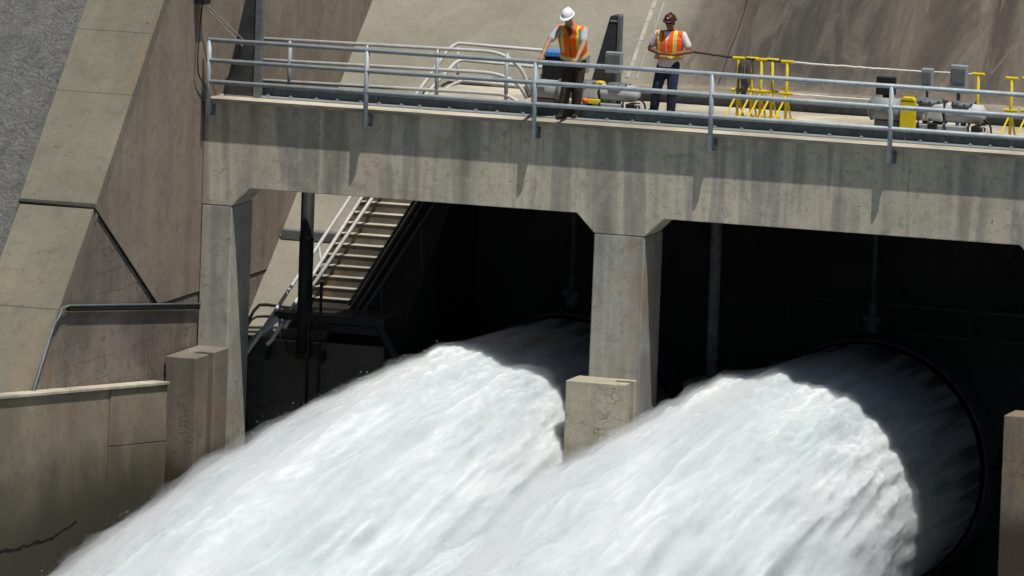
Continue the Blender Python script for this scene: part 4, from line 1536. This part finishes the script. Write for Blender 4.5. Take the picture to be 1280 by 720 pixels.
def soft_normal(g, k):
    """spray has no hard skin: shade partly by the jet's overall roundness"""
    at = g.t.nodes.new("ShaderNodeAttribute")
    at.attribute_name = "flow_n"
    mx = g.t.nodes.new("ShaderNodeMix")
    mx.data_type = 'VECTOR'
    mx.inputs[0].default_value = k
    g.link(g.geo.outputs["Normal"], mx.inputs[4])
    g.link(at.outputs["Vector"], mx.inputs[5])
    nn = g.t.nodes.new("ShaderNodeVectorMath")
    nn.operation = 'NORMALIZE'
    g.link(mx.outputs[1], nn.inputs[0])
    return nn.outputs[0]


def jet_mat():
    g = N('white_water')
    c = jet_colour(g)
    g.link(soft_normal(g, 0.75), g.b.inputs["Normal"])
    g.b.inputs["Subsurface Weight"].default_value = 1.0
    g.b.inputs["Subsurface Radius"].default_value = (1.0, 1.0, 1.0)
    g.b.inputs["Subsurface Scale"].default_value = 0.4
    g.b.subsurface_method = 'RANDOM_WALK'
    g.b.inputs["Specular IOR Level"].default_value = 0.05
    return g.out(c, 0.9)


def veil_mat():
    """torn sheets of spray lying over the dense core"""
    g = N('spray_veil')
    c = jet_colour(g)
    at = g.t.nodes.new("ShaderNodeAttribute")
    at.attribute_name = "thin"
    v = at.outputs["Fac"]
    n1 = g.noise((1.0, 0.10, 1.0), 3.2, 5, 0.6, 0.5, (6, 2, 9))
    n2 = g.noise((1.0, 0.16, 1.0), 15.0, 5, 0.7, 0.3, (2, 9, 4))
    f = g.math('ADD', g.math('MULTIPLY', n1, 0.62), g.math('MULTIPLY', n2, 0.38))
    lo = g.math('ADD', 0.40, g.math('MULTIPLY', v, 0.22))
    al = g.step(f, lo, g.math('ADD', lo, 0.34))
    al = g.math('MULTIPLY', al, g.math('SUBTRACT', 0.42, g.math('MULTIPLY', v, 0.24)))
    d = g.t.nodes.new("ShaderNodeBsdfDiffuse")
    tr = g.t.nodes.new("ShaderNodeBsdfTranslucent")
    g.link(c, d.inputs[0])
    g.link(c, tr.inputs[0])
    g.link(soft_normal(g, 0.8), d.inputs['Normal'])
    m1 = g.t.nodes.new("ShaderNodeMixShader")
    m1.inputs[0].default_value = 0.5
    g.link(d.outputs[0], m1.inputs[1])
    g.link(tr.outputs[0], m1.inputs[2])
    tp = g.t.nodes.new("ShaderNodeBsdfTransparent")
    m2 = g.t.nodes.new("ShaderNodeMixShader")
    g.link(al, m2.inputs[0])
    g.link(tp.outputs[0], m2.inputs[1])
    g.link(m1.outputs[0], m2.inputs[2])
    g.link(m2.outputs[0], g.t.nodes["Material Output"].inputs[0])
    return g.mat


def grid_mesh(name, co, n_t, n_v, attr=None, nrm=None):
    """closed-around grids of n_t x n_v points; co holds one or more layers"""
    me = bpy.data.meshes.new(name)
    L = len(co)//(n_t*n_v)
    me.vertices.add(len(co))
    me.vertices.foreach_set('co', co.ravel())
    i = np.arange(n_t-1)[:, None]*n_v
    k = np.arange(n_v)[None, :]
    k2 = (k+1) % n_v
    q = np.stack([i+k, i+k2, i+n_v+k2, i+n_v+k], -1).reshape(-1, 4)
    quads = np.concatenate([q+l*n_t*n_v for l in range(L)])
    me.loops.add(quads.size)
    me.loops.foreach_set('vertex_index', quads.ravel())
    me.polygons.add(len(quads))
    me.polygons.foreach_set('loop_start', np.arange(0, quads.size, 4))
    me.polygons.foreach_set('loop_total', np.full(len(quads), 4))
    me.polygons.foreach_set('use_smooth', np.ones(len(quads), bool))
    if attr is not None:
        a = me.attributes.new('thin', 'FLOAT', 'POINT')
        a.data.foreach_set('value', attr.astype(np.float32))
    if nrm is not None:
        a = me.attributes.new('flow_n', 'FLOAT_VECTOR', 'POINT')
        a.data.foreach_set('vector', nrm.astype(np.float32).ravel())
    me.update()
    me.validate()
    return me


def jet_points(T1, A1, cx, cz, seed):
    X, Z, R = jet_axis(T1, cx, cz)
    amp = 0.008 + 0.15*np.clip((T1+3.6)/4.0, 0, 1)**1.5 + 0.012*np.clip(T1, 0, 30)
    ca, sa = np.cos(A1), np.sin(A1)
    d = 0.9*fbm(np.stack([ca*2.9, sa*2.9, T1*0.16+seed], 1), 3, 0.5)
    ridge = 1-np.abs(fbm(np.stack([ca*4.6, sa*4.6, T1*0.13+seed*2], 1), 3, 0.55))*2.2
    d += 0.42*(ridge-0.4)
    d += 0.17*fbm(np.stack([ca*8.6, sa*8.6, T1*0.45+seed], 1), 4, 0.6)
    near = np.clip((T1+2.0)/3.0, 0, 1)
    d += 0.70*np.exp(-((T1-0.3)/2.6)**2)*fbm(np.stack([ca*6.0, sa*6.0, T1*0.85+seed*3], 1), 4, 0.6)
    d += 0.09*near*fbm(np.stack([ca*22, sa*22, T1*1.5+seed], 1), 3, 0.6)
    rr = R + amp*d*1.05
    return X, Z, rr, amp, ca, sa


def jet(cx, cz, label, seed):
    n_t, n_v = 620, 420
    t = np.linspace(-5.5, 34, n_t)
    a = np.linspace(0, 2*np.pi, n_v, endpoint=False)
    T, Aa = np.meshgrid(t, a, indexing='ij')
    T1, A1 = T.ravel(), Aa.ravel()
    X, Z, rr, amp, ca, sa = jet_points(T1, A1, cx, cz, seed)
    co = np.stack([X+rr*ca, -T1, Z+rr*sa], 1)
    me = grid_mesh('water_jet', co, n_t, n_v, None, np.stack([ca, np.zeros_like(ca), sa], 1))
    me.materials.append(M['jet'])
    o = bpy.data.objects.new('water_jet', me)
    COL.objects.link(o)
    OFF[o.name] = Vector((0, 0, 0))
    tag(o, label, 'water jet', 'water jets bursting from the outlets')
    # spray veils
    m_t, m_v = 230, 190
    t = np.linspace(-3.5, 34, m_t)
    a = np.linspace(0, 2*np.pi, m_v, endpoint=False)
    T, Aa = np.meshgrid(t, a, indexing='ij')
    T2, A2 = T.ravel(), Aa.ravel()
    X, Z, rr, amp, ca2, sa2 = jet_points(T2, A2, cx, cz, seed)
    grow = np.clip((T2+3.4)/5.0, 0.0, 1)*(0.5+0.045*np.clip(T2, 0, 30))
    cs, at = [], []
    for l in range(4):
        v = (l+0.6)/4.0
        wob = 0.06*fbm(np.stack([ca2*7, sa2*7, T2*0.8+seed+l*9], 1), 2, 0.5)
        r2 = rr + grow*(0.03+0.66*v**1.7+wob)
        cs.append(np.stack([X+r2*ca2, -T2, Z+r2*sa2], 1))
        at.append(np.full(len(T2), v))
    me = grid_mesh('spray_veil', np.concatenate(cs), m_t, m_v, np.concatenate(at), np.tile(np.stack([ca2, np.zeros_like(ca2), sa2], 1), (4, 1)))
    me.materials.append(M['veil'])
    o2 = bpy.data.objects.new('spray_veil', me)
    COL.objects.link(o2)
    o2.parent = o
    # fine mist hanging round the jet: nested wavy hulls of thin, even spray
    m_t, m_v = 200, 120
    t = np.linspace(-4.2, 33.5, m_t)
    a = np.linspace(0, 2*np.pi, m_v, endpoint=False)
    T, Aa = np.meshgrid(t, a, indexing='ij')
    T3, A3 = T.ravel(), Aa.ravel()
    X, Z, rr, amp, ca3, sa3 = jet_points(T3, A3, cx, cz, seed)
    g3 = np.clip((T3+4.4)/6.0, 0.08, 1)*(0.50+0.032*np.clip(T3, 0, 30))
    for l, (off_, mk) in enumerate(((0.07, 'mist_a'), (0.17, 'mist_b'), (0.36, 'mist_c'))):
        w_ = 0.75*fbm(np.stack([ca3*3.0, sa3*3.0, T3*0.30+seed+l*13], 1), 3, 0.55)
        w_ += 0.30*fbm(np.stack([ca3*9.0, sa3*9.0, T3*1.0+seed+l*7], 1), 2, 0.5)
        r3 = rr + g3*off_*np.clip(1.0+w_, 0.15, 2.2)
        P3 = np.stack([X+r3*ca3, -T3, Z+r3*sa3], 1)
        me = grid_mesh('spray_mist', P3, m_t, m_v)
        bm = bmesh.new()
        bm.from_mesh(me)
        bmesh.ops.holes_fill(bm, edges=[e for e in bm.edges if e.is_boundary], sides=0)
        bmesh.ops.recalc_face_normals(bm, faces=bm.faces)
        bm.to_mesh(me)
        bm.free()
        me.materials.append(M[mk])
        o3 = bpy.data.objects.new('spray_mist', me)
        COL.objects.link(o3)
        o3.parent = o
    return co, np.stack([ca, np.zeros_like(ca), sa], 1), T1, A1


M['veil'] = veil_mat()


def merged_spray():
    """churned water where the two jets run into each other in front of the middle pier"""
    n_t, n_v = 360, 200
    t = np.linspace(1.3, 34, n_t)
    a = np.linspace(0, 2*np.pi, n_v, endpoint=False)
    T, Aa = np.meshgrid(t, a, indexing='ij')
    T1, A1 = T.ravel(), Aa.ravel()
    _, Z, rr, amp, ca, sa = jet_points(T1, A1, 1.7, JETS[0][1], 55.0)
    _, zc, R = jet_axis(T1, 1.7, JETS[0][1])
    r = np.clip((T1-1.3)/6.0, 0.02, 1)**0.6*1.25 + 0.03*T1 + 1.7*(rr-R)
    top = zc + R*(0.20 + 0.50*np.clip((T1-1.3)/12.0, 0, 1))
    cs = [np.stack([1.68+r*ca*0.95, -T1, top-r*0.8+r*sa], 1)]
    at = [np.zeros(len(T1))]
    nm_ = np.stack([ca, np.zeros_like(ca), sa], 1)
    me = grid_mesh('merged_water', cs[0], n_t, n_v, None, nm_)
    me.materials.append(M['jet'])
    o = bpy.data.objects.new('merged_water', me)
    COL.objects.link(o)
    OFF[o.name] = Vector((0, 0, 0))
    tag(o, 'churning white water where the two jets collide in front of the middle pier', 'white water')


M['jet'] = jet_mat()
for k_, d_ in (('mist_a', 2.2), ('mist_b', 1.1), ('mist_c', 0.40)):
    mt_ = bpy.data.materials.new('spray_mist')
    mt_.use_nodes = True
    tn = mt_.node_tree
    tn.nodes.remove(tn.nodes["Principled BSDF"])
    vs_ = tn.nodes.new("ShaderNodeVolumeScatter")
    vs_.inputs["Color"].default_value = (0.965, 0.99, 1.0, 1)
    vs_.inputs["Density"].default_value = d_
    vs_.inputs["Anisotropy"].default_value = 0.2
    tn.links.new(vs_.outputs[0], tn.nodes["Material Output"].inputs["Volume"])
    M[k_] = mt_
jd = [jet(JETS[0][0], JETS[0][1], 'white water jet bursting out between the left and middle piers', 3.0),
      jet(JETS[1][0], JETS[1][1], 'white water jet bursting out right of the middle pier', 21.0)]

merged_spray()

# spray: droplets and torn flecks thrown off the jets' skins
rs = np.random.RandomState(5)
sv, sf = [], []
vcount = 0
for co, nr, T1, A1 in jd:
    pr = np.clip((T1+3.0)/6.0, 0.0, 1.0)*(np.sin(A1) > -0.5)
    pr = pr*np.exp(-np.clip(T1-26, 0, 99))
    pr /= pr.sum()
    n = 60000
    idx = rs.choice(len(co), n, p=pr)
    dist = np.minimum(rs.exponential(0.085, n), 0.30)*(0.4+0.9*np.clip((T1[idx]+2)/12, 0, 1.6))
    base = co[idx] + nr[idx]*dist[:, None] + rs.normal(0, 0.05, (n, 3))
    size = 0.003+0.007*rs.rand(n)**2.2
    ln = size*(1.2+2.2*rs.rand(n))
    for p, s_, l_, dd in zip(base, size, ln, rs.rand(n)):
        sv += [(p[0]-s_, p[1], p[2]-s_*.6), (p[0]+s_, p[1], p[2]-s_*.6), (p[0], p[1]-l_, p[2]-l_*.3), (p[0], p[1]+l_*.3, p[2]+s_)]
        sf += [(vcount, vcount+1, vcount+2), (vcount, vcount+3, vcount+1), (vcount+1, vcount+3, vcount+2), (vcount, vcount+2, vcount+3)]
        vcount += 4
me = bpy.data.meshes.new('water_spray')
me.from_pydata(sv, [], sf)
me.materials.append(M['jet'])
o = bpy.data.objects.new('water_spray', me)
COL.objects.link(o)
tag(o, 'fine white spray thrown off the two water jets', kind='stuff')
